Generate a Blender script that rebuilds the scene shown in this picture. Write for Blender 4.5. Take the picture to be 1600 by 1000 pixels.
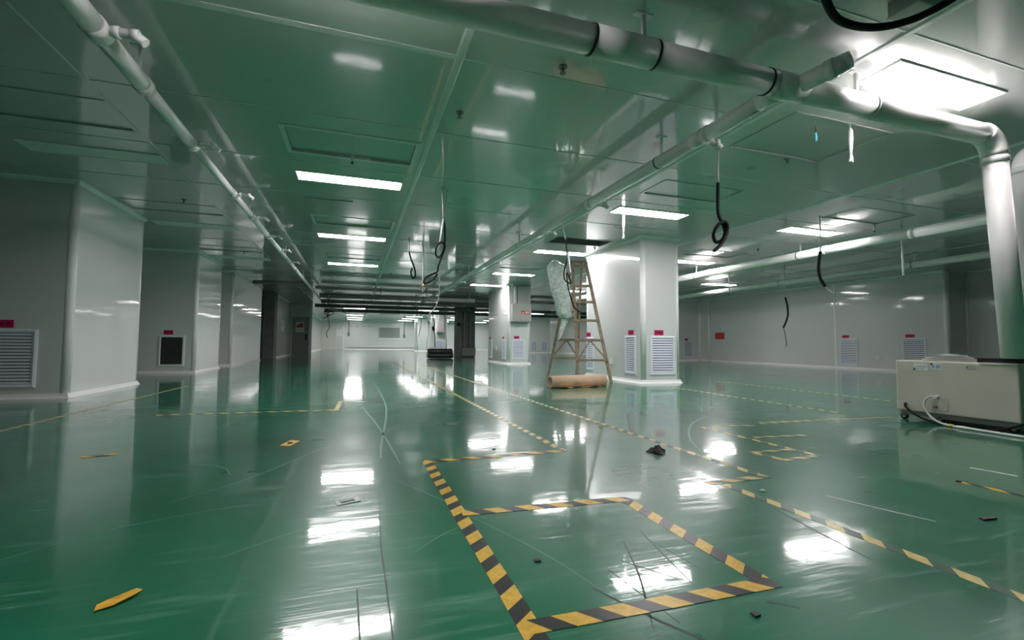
import bpy, bmesh, math, random
from mathutils import Vector, Matrix

# ------------------------------------------------------------------ camera, world, exposure
scene = bpy.context.scene
for o in list(bpy.data.objects):
    bpy.data.objects.remove(o)
C = scene.collection
random.seed(4)

CAM_H = 0.70          # camera height
H = 2.65              # ceiling height
YAW, PITCH, ROLL, FPX = 0.3247, 0.0498, 0.0080, 724.0
cy_, sy_ = math.cos(YAW), math.sin(YAW)
r_ = Vector((cy_, -sy_, 0)); f_ = Vector((sy_, cy_, 0)); u_ = Vector((0, 0, 1))
f2 = f_ * math.cos(PITCH) + u_ * math.sin(PITCH)
u2 = -f_ * math.sin(PITCH) + u_ * math.cos(PITCH)
r3 = r_ * math.cos(ROLL) + u2 * math.sin(ROLL)
u3 = -r_ * math.sin(ROLL) + u2 * math.cos(ROLL)
cam_data = bpy.data.cameras.new('camera')
cam_data.sensor_width = 36.0
cam_data.lens = FPX / 1600.0 * 36.0
cam_data.clip_start = 0.02
cam_data.clip_end = 200
cam = bpy.data.objects.new('camera', cam_data)
C.objects.link(cam)
m = Matrix((r3, u3, -f2)).transposed().to_4x4()
m.translation = Vector((0, 0, CAM_H))
cam.matrix_world = m
scene.camera = cam

world = bpy.data.worlds.new('world')
scene.world = world
world.use_nodes = True
world.node_tree.nodes['Background'].inputs[0].default_value = (0.02, 0.022, 0.021, 1)
world.node_tree.nodes['Background'].inputs[1].default_value = 0.1

LAMP = 13.0           # radiance of the lit ceiling panels
scene.view_settings.view_transform = 'Standard'
scene.view_settings.look = 'None'
scene.view_settings.exposure = 1.85
scene.cycles.max_bounces = 12
scene.cycles.diffuse_bounces = 8
scene.cycles.glossy_bounces = 6
scene.view_settings.gamma = 1.0
scene.view_settings.use_curve_mapping = False

# ------------------------------------------------------------------ materials
def new_mat(name):
    mt = bpy.data.materials.new(name)
    mt.use_nodes = True
    nt = mt.node_tree
    return mt, nt, nt.nodes['Principled BSDF']

def pmat(name, col, rough=0.5, metal=0.0, ior=1.5, var=0.0, vscale=3.0, bump=0.0, bscale=20.0, rvar=0.0,
         alpha=1.0, trans=0.0, coat=0.0, crough=0.05, cior=1.5):
    mt, nt, b = new_mat(name)
    b.inputs['Base Color'].default_value = (*col, 1)
    b.inputs['Roughness'].default_value = rough
    b.inputs['Metallic'].default_value = metal
    b.inputs['IOR'].default_value = ior
    b.inputs['Alpha'].default_value = alpha
    b.inputs['Transmission Weight'].default_value = trans
    b.inputs['Coat Weight'].default_value = coat
    b.inputs['Coat Roughness'].default_value = crough
    b.inputs['Coat IOR'].default_value = cior
    N = nt.nodes; L = nt.links
    if var or bump or rvar:
        tc = N.new('ShaderNodeTexCoord')
    if var or rvar:
        nz = N.new('ShaderNodeTexNoise'); nz.inputs['Scale'].default_value = vscale
        nz.inputs['Detail'].default_value = 4
        L.new(tc.outputs['Object'], nz.inputs['Vector'])
    if var:
        mr = N.new('ShaderNodeMapRange')
        mr.inputs[1].default_value = 0.3; mr.inputs[2].default_value = 0.7
        mr.inputs[3].default_value = 1 - var; mr.inputs[4].default_value = 1 + var
        L.new(nz.outputs['Fac'], mr.inputs[0])
        mx = N.new('ShaderNodeVectorMath'); mx.operation = 'SCALE'
        mx.inputs[0].default_value = col
        L.new(mr.outputs[0], mx.inputs['Scale'])
        L.new(mx.outputs[0], b.inputs['Base Color'])
    if rvar:
        mr2 = N.new('ShaderNodeMapRange')
        mr2.inputs[1].default_value = 0.3; mr2.inputs[2].default_value = 0.7
        mr2.inputs[3].default_value = max(0.02, rough - rvar); mr2.inputs[4].default_value = rough + rvar
        L.new(nz.outputs['Fac'], mr2.inputs[0])
        L.new(mr2.outputs[0], b.inputs['Roughness'])
    if bump:
        nb = N.new('ShaderNodeTexNoise'); nb.inputs['Scale'].default_value = bscale
        nb.inputs['Detail'].default_value = 3
        L.new(tc.outputs['Object'], nb.inputs['Vector'])
        bp = N.new('ShaderNodeBump'); bp.inputs['Strength'].default_value = 1.0
        bp.inputs['Distance'].default_value = bump
        L.new(nb.outputs['Fac'], bp.inputs['Height'])
        L.new(bp.outputs[0], b.inputs['Normal'])
        L.new(bp.outputs[0], b.inputs['Coat Normal'])
    return mt

def floor_mat():
    mt, nt, b = new_mat('green_epoxy')
    N = nt.nodes; L = nt.links
    tc = N.new('ShaderNodeTexCoord')
    def noise(scale, detail=4, vec=None, rough=0.5):
        n = N.new('ShaderNodeTexNoise'); n.inputs['Scale'].default_value = scale
        n.inputs['Detail'].default_value = detail; n.inputs['Roughness'].default_value = rough
        L.new(vec or tc.outputs['Object'], n.inputs['Vector'])
        return n.outputs['Fac']
    def mapr(v, a, bb, c, d):
        n = N.new('ShaderNodeMapRange')
        for i, x in enumerate((a, bb, c, d)): n.inputs[i + 1].default_value = x
        L.new(v, n.inputs[0]); return n.outputs[0]
    def stretch(rot, sc):
        n = N.new('ShaderNodeMapping'); n.inputs['Rotation'].default_value = (0, 0, rot)
        n.inputs['Scale'].default_value = sc
        L.new(tc.outputs['Object'], n.inputs['Vector']); return n.outputs[0]
    # large clouding of the paint
    big = noise(0.9, 5)
    ramp = N.new('ShaderNodeMix'); ramp.data_type = 'RGBA'
    ramp.inputs[6].default_value = (0.004, 0.135, 0.062, 1)
    ramp.inputs[7].default_value = (0.014, 0.205, 0.105, 1)
    L.new(mapr(big, 0.3, 0.7, 0, 1), ramp.inputs[0])
    # pale scuffs: stretched noise, thresholded thin, in two directions
    s1 = mapr(noise(2.0, 8, stretch(0.5, (1.0, 9.0, 1.0)), 0.62), 0.56, 0.72, 0, 1)
    s2 = mapr(noise(2.0, 8, stretch(-0.9, (1.0, 12.0, 1.0)), 0.62), 0.58, 0.74, 0, 1)
    ad = N.new('ShaderNodeMath'); ad.operation = 'MAXIMUM'
    L.new(s1, ad.inputs[0]); L.new(s2, ad.inputs[1])
    ms = N.new('ShaderNodeMath'); ms.operation = 'MULTIPLY'
    L.new(ad.outputs[0], ms.inputs[0]); ms.inputs[1].default_value = 0.38
    scuff = N.new('ShaderNodeMix'); scuff.data_type = 'RGBA'
    scuff.inputs[7].default_value = (0.20, 0.42, 0.32, 1)
    L.new(ms.outputs[0], scuff.inputs[0]); L.new(ramp.outputs[2], scuff.inputs[6])
    L.new(scuff.outputs[2], b.inputs['Base Color'])
    # gloss: worn patches are duller
    r0 = mapr(noise(1.6, 6), 0.3, 0.75, 0.26, 0.40)
    ra = N.new('ShaderNodeMath'); ra.operation = 'MULTIPLY_ADD'
    L.new(ad.outputs[0], ra.inputs[0]); ra.inputs[1].default_value = 0.22
    L.new(r0, ra.inputs[2])
    L.new(ra.outputs[0], b.inputs['Roughness'])
    b.inputs['IOR'].default_value = 1.5
    b.inputs['Specular IOR Level'].default_value = 0.3
    f1 = mapr(noise(3.0, 3, stretch(1.1, (1.0, 34.0, 1.0)), 0.5), 0.60, 0.66, 0, 1)
    f2 = mapr(noise(3.0, 3, stretch(-0.35, (1.0, 40.0, 1.0)), 0.5), 0.61, 0.67, 0, 1)
    f3 = mapr(noise(2.2, 3, stretch(2.1, (1.0, 46.0, 1.0)), 0.5), 0.62, 0.68, 0, 1)
    fm = N.new('ShaderNodeMath'); fm.operation = 'MAXIMUM'; L.new(f1, fm.inputs[0]); L.new(f2, fm.inputs[1])
    fm2 = N.new('ShaderNodeMath'); fm2.operation = 'MAXIMUM'; L.new(fm.outputs[0], fm2.inputs[0]); L.new(f3, fm2.inputs[1])
    b.inputs['Coat Weight'].default_value = 1.0
    cr = N.new('ShaderNodeMath'); cr.operation = 'MULTIPLY_ADD'
    L.new(ad.outputs[0], cr.inputs[0]); cr.inputs[1].default_value = 0.16
    L.new(mapr(noise(1.3, 6), 0.3, 0.75, 0.03, 0.075), cr.inputs[2])
    cs = N.new('ShaderNodeMath'); cs.operation = 'MULTIPLY_ADD'
    L.new(fm2.outputs[0], cs.inputs[0]); cs.inputs[1].default_value = 0.14; L.new(cr.outputs[0], cs.inputs[2])
    L.new(cs.outputs[0], b.inputs['Coat Roughness'])
    # gentle trowel waves
    w1 = noise(3.2, 2, stretch(0.2, (0.8, 1.6, 1)))
    w2 = noise(14.0, 2)
    wm = N.new('ShaderNodeMath'); wm.operation = 'MULTIPLY_ADD'
    L.new(w2, wm.inputs[0]); wm.inputs[1].default_value = 0.16; L.new(w1, wm.inputs[2])
    bp = N.new('ShaderNodeBump'); bp.inputs['Distance'].default_value = 0.0012
    bp.inputs['Strength'].default_value = 1.0
    L.new(wm.outputs[0], bp.inputs['Height']); L.new(bp.outputs[0], b.inputs['Normal']); L.new(bp.outputs[0], b.inputs['Coat Normal'])
    return mt

def stripe_mat(name, yellow, black, wear=0.12):
    """hazard tape: u = metres along, v = 0..1 across"""
    mt, nt, b = new_mat(name)
    N = nt.nodes; L = nt.links
    uv = N.new('ShaderNodeUVMap')
    sp = N.new('ShaderNodeSeparateXYZ'); L.new(uv.outputs[0], sp.inputs[0])
    a = N.new('ShaderNodeMath'); a.operation = 'MULTIPLY_ADD'
    L.new(sp.outputs[1], a.inputs[0]); a.inputs[1].default_value = 0.35
    k = N.new('ShaderNodeMath'); k.operation = 'MULTIPLY'
    L.new(sp.outputs[0], k.inputs[0]); k.inputs[1].default_value = 1 / 0.138
    L.new(k.outputs[0], a.inputs[2])
    fr = N.new('ShaderNodeMath'); fr.operation = 'FRACT'; L.new(a.outputs[0], fr.inputs[0])
    gt = N.new('ShaderNodeMath'); gt.operation = 'GREATER_THAN'; gt.inputs[1].default_value = 0.52
    L.new(fr.outputs[0], gt.inputs[0])
    mx = N.new('ShaderNodeMix'); mx.data_type = 'RGBA'
    mx.inputs[6].default_value = (*yellow, 1); mx.inputs[7].default_value = (*black, 1)
    L.new(gt.outputs[0], mx.inputs[0])
    tc = N.new('ShaderNodeTexCoord')
    nz = N.new('ShaderNodeTexNoise'); nz.inputs['Scale'].default_value = 40
    L.new(tc.outputs['Object'], nz.inputs['Vector'])
    mr = N.new('ShaderNodeMapRange'); mr.inputs[1].default_value = 0.35; mr.inputs[2].default_value = 0.7
    mr.inputs[3].default_value = 1 - wear; mr.inputs[4].default_value = 1 + wear
    L.new(nz.outputs['Fac'], mr.inputs[0])
    sc = N.new('ShaderNodeVectorMath'); sc.operation = 'SCALE'
    L.new(mx.outputs[2], sc.inputs[0]); L.new(mr.outputs[0], sc.inputs['Scale'])
    L.new(sc.outputs[0], b.inputs['Base Color'])
    b.inputs['Roughness'].default_value = 0.32
    return mt

def lamp_mat():
    mt, nt, b = new_mat('lit_diffuser')
    b.inputs['Base Color'].default_value = (0.9, 0.9, 0.9, 1)
    b.inputs['Emission Color'].default_value = (1.0, 0.955, 0.965, 1)
    b.inputs['Emission Strength'].default_value = LAMP
    return mt

M = {
    'floor': floor_mat(),
    'ceiling': pmat('ceiling_panel', (0.52, 0.54, 0.53), 0.30, ior=1.5, var=0.03, vscale=0.6, bump=0.0005, bscale=2.2, rvar=0.04, coat=1.0, crough=0.05, cior=1.75),
    'seam': pmat('ceiling_joint', (0.74, 0.77, 0.75), 0.3),
    'wall': pmat('wall_panel', (0.72, 0.73, 0.725), 0.35, ior=1.5, var=0.03, vscale=0.8, bump=0.0014, bscale=3.0, rvar=0.04, coat=0.8, crough=0.05),
    'profile': pmat('white_profile', (0.92, 0.91, 0.91), 0.5, var=0.03),
    'grey_frame': pmat('vent_frame', (0.80, 0.83, 0.89), 0.35),
    'slat': pmat('vent_slat', (0.68, 0.71, 0.83), 0.35),
    'black': pmat('dark_void', (0.012, 0.012, 0.013), 0.7),
    'void_grey': pmat('filter_mesh', (0.035, 0.036, 0.036), 0.8, var=0.3, vscale=60),
    'tag': pmat('magenta_tag', (0.52, 0.008, 0.095), 0.45),
    'tagink': pmat('tag_print', (0.24, 0.004, 0.04), 0.5),
    'red': pmat('red_label', (0.62, 0.05, 0.035), 0.45),
    'white': pmat('white_paint', (0.84, 0.84, 0.83), 0.35),
    'pvc': pmat('white_pvc', (0.87, 0.85, 0.83), 0.42, ior=1.5, var=0.03, vscale=4, rvar=0.05),
    'pvc_ring': pmat('pvc_joint', (0.80, 0.79, 0.77), 0.25),
    'glue': pmat('pipe_joint_black', (0.02, 0.022, 0.02), 0.6),  # near-black, for joint rings, clamps, strings and rod tips
    'rubber': pmat('black_rubber', (0.006, 0.006, 0.007), 0.55, ior=1.3),
    'conduit': pmat('white_conduit', (0.78, 0.78, 0.77), 0.35),
    'wood': pmat('old_wood', (0.29, 0.225, 0.155), 0.6, var=0.25, vscale=14, bump=0.001, bscale=60),
    'kraft': pmat('kraft_paper', (0.60, 0.42, 0.29), 0.7, var=0.06, vscale=9),
    'kraft_in': pmat('paper_core', (0.36, 0.31, 0.27), 0.8, var=0.1),
    'beige': pmat('beige_enamel', (0.62, 0.59, 0.505), 0.42, var=0.03, vscale=5, bump=0.0002, bscale=260),
    'steel': pmat('steel', (0.55, 0.55, 0.55), 0.3, metal=1.0),
    'greysteel': pmat('grey_enamel', (0.44, 0.44, 0.42), 0.4, var=0.04),
    'darkgrey': pmat('dark_pipe', (0.19, 0.20, 0.197), 0.4, var=0.15, vscale=2),
    'concrete': pmat('bare_concrete', (0.22, 0.23, 0.225), 0.7, var=0.2, vscale=3),
    'pipegrey': pmat('grey_pipe', (0.28, 0.30, 0.29), 0.35),
    'door': pmat('door_grey', (0.33, 0.36, 0.35), 0.35),
    'glass': pmat('window_glass', (0.30, 0.34, 0.31), 0.06),
    'cream': pmat('cream_panel', (0.76, 0.74, 0.69), 0.4),
    'paper': pmat('white_paper', (0.83, 0.83, 0.82), 0.6),
    'print': pmat('grey_print', (0.36, 0.42, 0.48), 0.6),
    'tape': stripe_mat('hazard_tape', (0.82, 0.50, 0.06), (0.025, 0.024, 0.026)),
    'tape_pale': stripe_mat('worn_hazard_tape', (0.78, 0.60, 0.22), (0.035, 0.10, 0.065)),
    'yellow': pmat('yellow_scrap', (0.85, 0.47, 0.04), 0.4, var=0.15, vscale=30),
    'brown': pmat('brown_scrap', (0.055, 0.03, 0.03), 0.5, var=0.4, vscale=60),
    'scuff_dark': pmat('dark_scuff', (0.012, 0.05, 0.035), 0.5),
    'scuff_pale': pmat('pale_scuff', (0.09, 0.27, 0.18), 0.45),
    'scuff_white': pmat('white_scuff', (0.55, 0.58, 0.54), 0.5),
    'film': pmat('bubble_film', (0.80, 0.88, 0.85), 0.12, ior=1.4, trans=0.25, var=0.25, vscale=16, bump=0.03, bscale=30, coat=1.0, crough=0.08),
    'blackfilm': pmat('black_film', (0.03, 0.034, 0.035), 0.18, bump=0.012, bscale=14),
    'copper': pmat('bare_wire', (0.62, 0.36, 0.18), 0.35, metal=0.6),
    'blue': pmat('blue_plastic', (0.18, 0.50, 0.66), 0.4),
    'brass': pmat('yellow_brass', (0.75, 0.62, 0.12), 0.35),
    'off': pmat('unlit_diffuser', (0.72, 0.75, 0.74), 0.4),
    'lamp': lamp_mat(),
}

# ------------------------------------------------------------------ helpers
def tag(o, label=None, cat=None, group=None, kind=None):
    if label: o['label'] = label
    if cat: o['category'] = cat
    if group: o['group'] = group
    if kind: o['kind'] = kind
    return o

def empty(name, loc=(0, 0, 0), rz=0.0, label=None, cat=None, group=None, kind=None):
    o = bpy.data.objects.new(name, None)
    o.empty_display_size = 0.1
    C.objects.link(o)
    o.location = loc
    o.rotation_euler = (0, 0, rz)
    return tag(o, label, cat, group, kind)

class MB:
    """collects shapes that belong to ONE mesh"""
    def __init__(s):
        s.v, s.f, s.sm, s.uv = [], [], [], None
    def add(s, vs, fs, smooth=False):
        n = len(s.v)
        s.v += [tuple(x) for x in vs]
        for f in fs:
            s.f.append([i + n for i in f]); s.sm.append(smooth)
        return s
    def box(s, x0, x1, y0, y1, z0, z1):
        vs = [(x, y, z) for z in (z0, z1) for y in (y0, y1) for x in (x0, x1)]
        return s.add(vs, [(0, 2, 3, 1), (4, 5, 7, 6), (0, 1, 5, 4), (2, 6, 7, 3), (0, 4, 6, 2), (1, 3, 7, 5)])
    def bar(s, a, b, w, d, up=(0, 0, 1)):
        """rectangular bar from a to b, w across, d along the other axis"""
        a, b = Vector(a), Vector(b); t = (b - a).normalized()
        u = Vector(up)
        x = t.cross(u)
        if x.length < 1e-4: x = t.cross(Vector((1, 0, 0)))
        x.normalize(); y = x.cross(t).normalized()
        vs = []
        for p in (a, b):
            for sx, sy in ((-1, -1), (1, -1), (1, 1), (-1, 1)):
                vs.append(p + x * sx * w / 2 + y * sy * d / 2)
        return s.add(vs, [(0, 1, 2, 3), (7, 6, 5, 4), (0, 4, 5, 1), (1, 5, 6, 2), (2, 6, 7, 3), (3, 7, 4, 0)])
    def tube(s, pts, rad, n=12, cap=True):
        pts = [Vector(p) for p in pts]
        rs = rad if isinstance(rad, (list, tuple)) else [rad] * len(pts)
        t0 = (pts[1] - pts[0]).normalized()
        x = t0.orthogonal().normalized()
        rings = []
        for i, p in enumerate(pts):
            if i == 0: t = t0
            elif i == len(pts) - 1: t = (pts[i] - pts[i - 1]).normalized()
            else:
                t = (pts[i] - pts[i - 1]).normalized() + (pts[i + 1] - pts[i]).normalized()
                if t.length < 1e-5: t = pts[i + 1] - pts[i]
                t.normalize()
            x = (x - t * x.dot(t))
            if x.length < 1e-5: x = t.orthogonal()
            x.normalize(); y = t.cross(x)
            rings.append([p + (x * math.cos(a) + y * math.sin(a)) * rs[i] for a in [2 * math.pi * k / n for k in range(n)]])
        base = len(s.v)
        for r in rings: s.v += [tuple(q) for q in r]
        for i in range(len(rings) - 1):
            for k in range(n):
                k2 = (k + 1) % n
                s.f.append([base + i * n + k, base + i * n + k2, base + (i + 1) * n + k2, base + (i + 1) * n + k]); s.sm.append(True)
        if cap:
            s.f.append([base + k for k in reversed(range(n))]); s.sm.append(False)
            e = base + (len(rings) - 1) * n
            s.f.append([e + k for k in range(n)]); s.sm.append(False)
        return s
    def ring(s, center, axis, r_out, r_in, length, n=20):
        c = Vector(center); t = Vector(axis).normalized(); x = t.orthogonal().normalized(); y = t.cross(x)
        vs = []
        for k in range(n):
            d = x * math.cos(2 * math.pi * k / n) + y * math.sin(2 * math.pi * k / n)
            for rr, tt in ((r_out, -.5), (r_out, .5), (r_in, .5), (r_in, -.5)):
                vs.append(c + d * rr + t * tt * length)
        fs = []
        for k in range(n):
            a = 4 * k; b = 4 * ((k + 1) % n)
            for i in range(4):
                j = (i + 1) % 4
                fs.append((a + i, b + i, b + j, a + j))
        return s.add(vs, fs, True)
    def build(s, name, mat, parent=None, label=None, cat=None, group=None, kind=None, bevel=0.0):
        me = bpy.data.meshes.new(name)
        me.from_pydata(s.v, [], s.f)
        for p, q in zip(me.polygons, s.sm): p.use_smooth = q
        me.materials.append(M[mat] if isinstance(mat, str) else mat)
        bm = bmesh.new(); bm.from_mesh(me)
        bmesh.ops.recalc_face_normals(bm, faces=bm.faces)
        if bevel:
            bmesh.ops.bevel(bm, geom=[e for e in bm.edges if e.calc_face_angle(0) > 0.6], offset=bevel, segments=3,
                            profile=0.5, affect='EDGES')
        bm.to_mesh(me); bm.free()
        me.update()
        return link(name, me, parent, label, cat, group, kind)

def link(name, me, parent=None, label=None, cat=None, group=None, kind=None, loc=None):
    o = bpy.data.objects.new(name, me)
    C.objects.link(o)
    if parent: o.parent = parent
    if loc: o.location = loc
    return tag(o, label, cat, group, kind)

def slab_minus(mb, x0, x1, y0, y1, z0, z1, holes):
    """rectangular slab with rectangular openings, watertight"""
    hs = [h for h in holes if h[0] < x1 and h[1] > x0 and h[2] < y1 and h[3] > y0]
    xs = sorted({x0, x1, *[min(max(v, x0), x1) for h in hs for v in h[:2]]})
    ys = sorted({y0, y1, *[min(max(v, y0), y1) for h in hs for v in h[2:4]]})
    def solid(i, j):
        if i < 0 or j < 0 or i >= len(xs) - 1 or j >= len(ys) - 1: return False
        cx, cy = (xs[i] + xs[i + 1]) / 2, (ys[j] + ys[j + 1]) / 2
        return not any(h[0] < cx < h[1] and h[2] < cy < h[3] for h in hs)
    for i in range(len(xs) - 1):
        for j in range(len(ys) - 1):
            if not solid(i, j): continue
            a, b, c, d = xs[i], xs[i + 1], ys[j], ys[j + 1]
            mb.add([(a, c, z0), (b, c, z0), (b, d, z0), (a, d, z0)], [(0, 3, 2, 1)])
            mb.add([(a, c, z1), (b, c, z1), (b, d, z1), (a, d, z1)], [(0, 1, 2, 3)])
            for di, dj, p, q in ((-1, 0, (a, c), (a, d)), (1, 0, (b, d), (b, c)), (0, -1, (b, c), (a, c)), (0, 1, (a, d), (b, d))):
                if not solid(i + di, j + dj):
                    mb.add([(*p, z0), (*q, z0), (*q, z1), (*p, z1)], [(0, 1, 2, 3)])
    return mb

def smoothpts(pts, k=6):
    """Catmull-Rom through the points"""
    P = [Vector(p) for p in pts]
    P = [P[0] * 2 - P[1]] + P + [P[-1] * 2 - P[-2]]
    out = []
    for i in range(1, len(P) - 2):
        a, b, c, d = P[i - 1:i + 3]
        for j in range(k):
            t = j / k
            out.append(0.5 * ((2 * b) + (c - a) * t + (2 * a - 5 * b + 4 * c - d) * t * t + (3 * b - a - 3 * c + d) * t ** 3))
    out.append(P[-2])
    return out

# ------------------------------------------------------------------ floor and ceiling
X0, X1, Y0, YB = -8.0, 17.0, -7.58, 45.0
floor = MB().box(X0, X1, Y0 - 0.2, YB + 0.2, -0.1, 0.0).build('floor', 'floor', kind='structure')

# openings left for hatches: x0, x1, y0, y1
HATCH = [
    (-0.66, 0.52, 4.55, 5.12), (-0.66, 0.52, 7.66, 8.20), (-0.66, 0.50, 10.9, 11.45), (-0.66, 0.50, 13.9, 14.45), (-0.66, 0.50, 16.6, 17.2),
    (-3.18, -2.0, 4.58, 5.14), (-3.18, -2.0, 7.70, 8.22), (-3.18, -2.0, 10.9, 11.4), (-3.18, -2.0, 13.9, 14.4),
    (3.46, 4.60, 2.84, 3.55), (3.46, 4.60, 4.56, 5.05), (3.46, 4.58, 7.66, 8.16), (3.46, 4.58, 10.9, 11.4),
    (6.70, 7.84, 4.54, 5.08), (6.70, 7.84, 7.70, 8.22),
]
OPEN = 11            # this hatch has lost its cover
ceiling = empty('ceiling', (0, 0, H), kind='structure')
BAYS = [X0, -4.6, -1.97, 0.63, 3.22, 5.98, 8.6, 11.2, X1]
ROWS = [Y0] + [3.04 + 1.18 * k for k in range(-2, 15)] + [YB]
T = 0.045
for i in range(len(BAYS) - 1):
    for j in range(len(ROWS) - 1):
        mb = slab_minus(MB(), BAYS[i] + 0.0003, BAYS[i + 1] - 0.0003, ROWS[j] + 0.0003, ROWS[j + 1] - 0.0003, 0, T, HATCH)
        mb.build('ceiling_panel', 'ceiling', ceiling)
for x in BAYS[1:-1]:
    w = 0.014 if x < -1 else 0.032
    prof = MB()
    y0, y1 = ROWS[0], ROWS[-1]
    prof.add([(x - w, y0, 0), (x - w * .6, y0, -.010), (x + w * .6, y0, -.010), (x + w, y0, 0),
              (x - w, y1, 0), (x - w * .6, y1, -.010), (x + w * .6, y1, -.010), (x + w, y1, 0)],
             [(0, 1, 5, 4), (1, 2, 6, 5), (2, 3, 7, 6), (0, 3, 2, 1), (4, 5, 6, 7), (0, 4, 7, 3)])
    prof.build('joint_strip', 'ceiling' if x < -1 else 'seam', ceiling)
for j, y in enumerate(ROWS[1:-1]):
    for i in range(len(BAYS) - 1):
        if any(h[0] < BAYS[i + 1] and h[1] > BAYS[i] and h[2] - .03 < y < h[3] + .03 for h in HATCH): continue
        wide = 0.026 if (abs(y - 3.04) < .01 and i == 2) else 0.005
        MB().box(BAYS[i] + .033, BAYS[i + 1] - .033, y - wide, y + wide, -0.004, 0.0).build('joint_bead', 'seam', ceiling)
# floor slab of the storey above, seen only through the missing hatch cover
MB().box(X0, X1, Y0, YB, H + 0.75, H + 0.9).build('ceiling_slab', 'concrete', kind='structure')

# ------------------------------------------------------------------ outer walls
def wall_run(name, pts_list, axis, pos, thick, z1=H, seams=()):
    """wall built of panels side by side; axis 'x' = plane X=pos, 'y' = plane Y=pos; thick signed away from the room"""
    w = empty(name, (0, 0, 0), kind='structure')
    for a, b in zip(pts_list[:-1], pts_list[1:]):
        mb = MB()
        lo, hi = sorted((pos, pos + thick))
        if axis == 'x': mb.box(lo, hi, a + .0015, b - .0015, 0, z1)
        else: mb.box(a + .0015, b - .0015, lo, hi, 0, z1)
        mb.build('wall_panel', 'wall', w)
    sgn = -1 if thick > 0 else 1
    a, b = pts_list[0], pts_list[-1]
    for nm, prof in (('base_cove', [(0, 0), (.055, 0), (.028, .012), (.012, .03), (0, .06)]),
                     ('top_cove', [(0, z1), (.05, z1), (.025, z1 - .012), (.012, z1 - .025), (0, z1 - .05)])):
        vs = []
        for t in (a, b):
            for d, z in prof:
                vs.append((pos + sgn * d, t, z) if axis == 'x' else (t, pos + sgn * d, z))
        n = len(prof)
        fs = [(k, (k + 1) % n, n + (k + 1) % n, n + k) for k in range(n)] + [tuple(range(n)), tuple(range(2 * n - 1, n - 1, -1))]
        MB().add(vs, fs).build(nm, 'profile', w)
    for sx in seams:
        mb = MB()
        if axis == 'x': mb.box(pos + sgn * .008, pos, sx - .03, sx + .03, .05, z1 - .04)
        else: mb.box(sx - .03, sx + .03, pos + sgn * .008, pos, .05, z1 - .04)
        mb.build('joint_strip', 'profile', w)
    return w

def span(a, b, step):
    n = max(1, round((b - a) / step))
    return [a + (b - a) * k / n for k in range(n + 1)]

wall_run('wall_right', [7.6, 10.5, 13.5, 16.5], 'x', 14.2, 0.06, seams=(10.5,))
wall_run('wall_right_near', span(Y0, 7.6, 2.4), 'x', 15.0, 0.06)
wall_run('wall_right_step', [14.26, 15.0], 'y', 7.6, 0.06)
wall_run('wall_right_return', [12.9, 14.26], 'y', 16.5, 0.06)
wall_run('wall_right_far', span(16.56, YB, 2.6), 'x', 14.2, 0.06)
wall_run('wall_left', span(Y0, 21.0, 2.4), 'x', -7.4, -0.06)
wall_run('wall_partition', span(21.2, 25.8, 1.18), 'x', -3.15, -0.06)
wall_run('wall_back', span(-8, 17, 2.36), 'y', YB, 0.06)
wall_run('wall_front', span(-8, 17, 2.6), 'y', Y0, -0.06)
wall_run('wall_inner_corridor', span(25.9, YB, 2.4), 'x', -2.95, -0.06)
for nm, x, y in (('trim_1', 14.2, 7.6), ('trim_2', 14.16, 16.46)):
    MB().tube([(x, y, 0), (x, y, H)], 0.06, 20).build(nm, 'profile', kind='structure')
MB().tube([(14.99, 7.59, 0), (14.99, 7.59, H)], 0.04, 16).build('trim_3', 'profile', kind='structure')
MB().tube([(14.15, 15.9, 0.03), (14.15, 15.9, H)], 0.05, 16).build('trim_4', 'profile', kind='structure')

# ------------------------------------------------------------------ clad columns
def clad_column(x0, x1, y0, y1, label, mat='wall', rad=0.055, group='panel-clad columns'):
    cx, cy = (x0 + x1) / 2, (y0 + y1) / 2
    o = empty('clad_column', (cx, cy, 0), label=label, cat='column', group=group)
    a, b = (x1 - x0) / 2, (y1 - y0) / 2
    t, r = 0.02, rad
    e = 0.006
    MB().box(-a + r, a - r, -b + e, -b + e + t, 0, H).build('panel', mat, o)
    MB().box(-a + r, a - r, b - e - t, b - e, 0, H).build('panel', mat, o)
    MB().box(-a + e, -a + e + t, -b + r, b - r, 0, H).build('panel', mat, o)
    MB().box(a - e - t, a - e, -b + r, b - r, 0, H).build('panel', mat, o)
    for sx in (-1, 1):
        for sy in (-1, 1):
            MB().tube([(sx * (a - r), sy * (b - r), 0), (sx * (a - r), sy * (b - r), H)], r, 24).build('corner_post', 'profile', o)
    for nm, prof in (('base_cove', [(-.02, 0), (.030, 0), (.018, .010), (.008, .026), (.002, .055), (-.02, .055)]),
                     ('top_cove', [(-.02, H), (.045, H), (.02, H - .012), (.010, H - .025), (0, H - .045), (-.02, H - .045)])):
        vs, n = [], len(prof)
        for sx, sy in ((-1, -1), (1, -1), (1, 1), (-1, 1)):
            for d, z in prof: vs.append((sx * (a + d), sy * (b + d), z))
        fs = []
        for q in range(4):
            for k in range(n):
                k2 = (k + 1) % n; q2 = (q + 1) % 4
                fs.append((q * n + k, q2 * n + k, q2 * n + k2, q * n + k2))
        MB().add(vs, fs).build(nm, 'profile', o)
    return o

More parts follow.
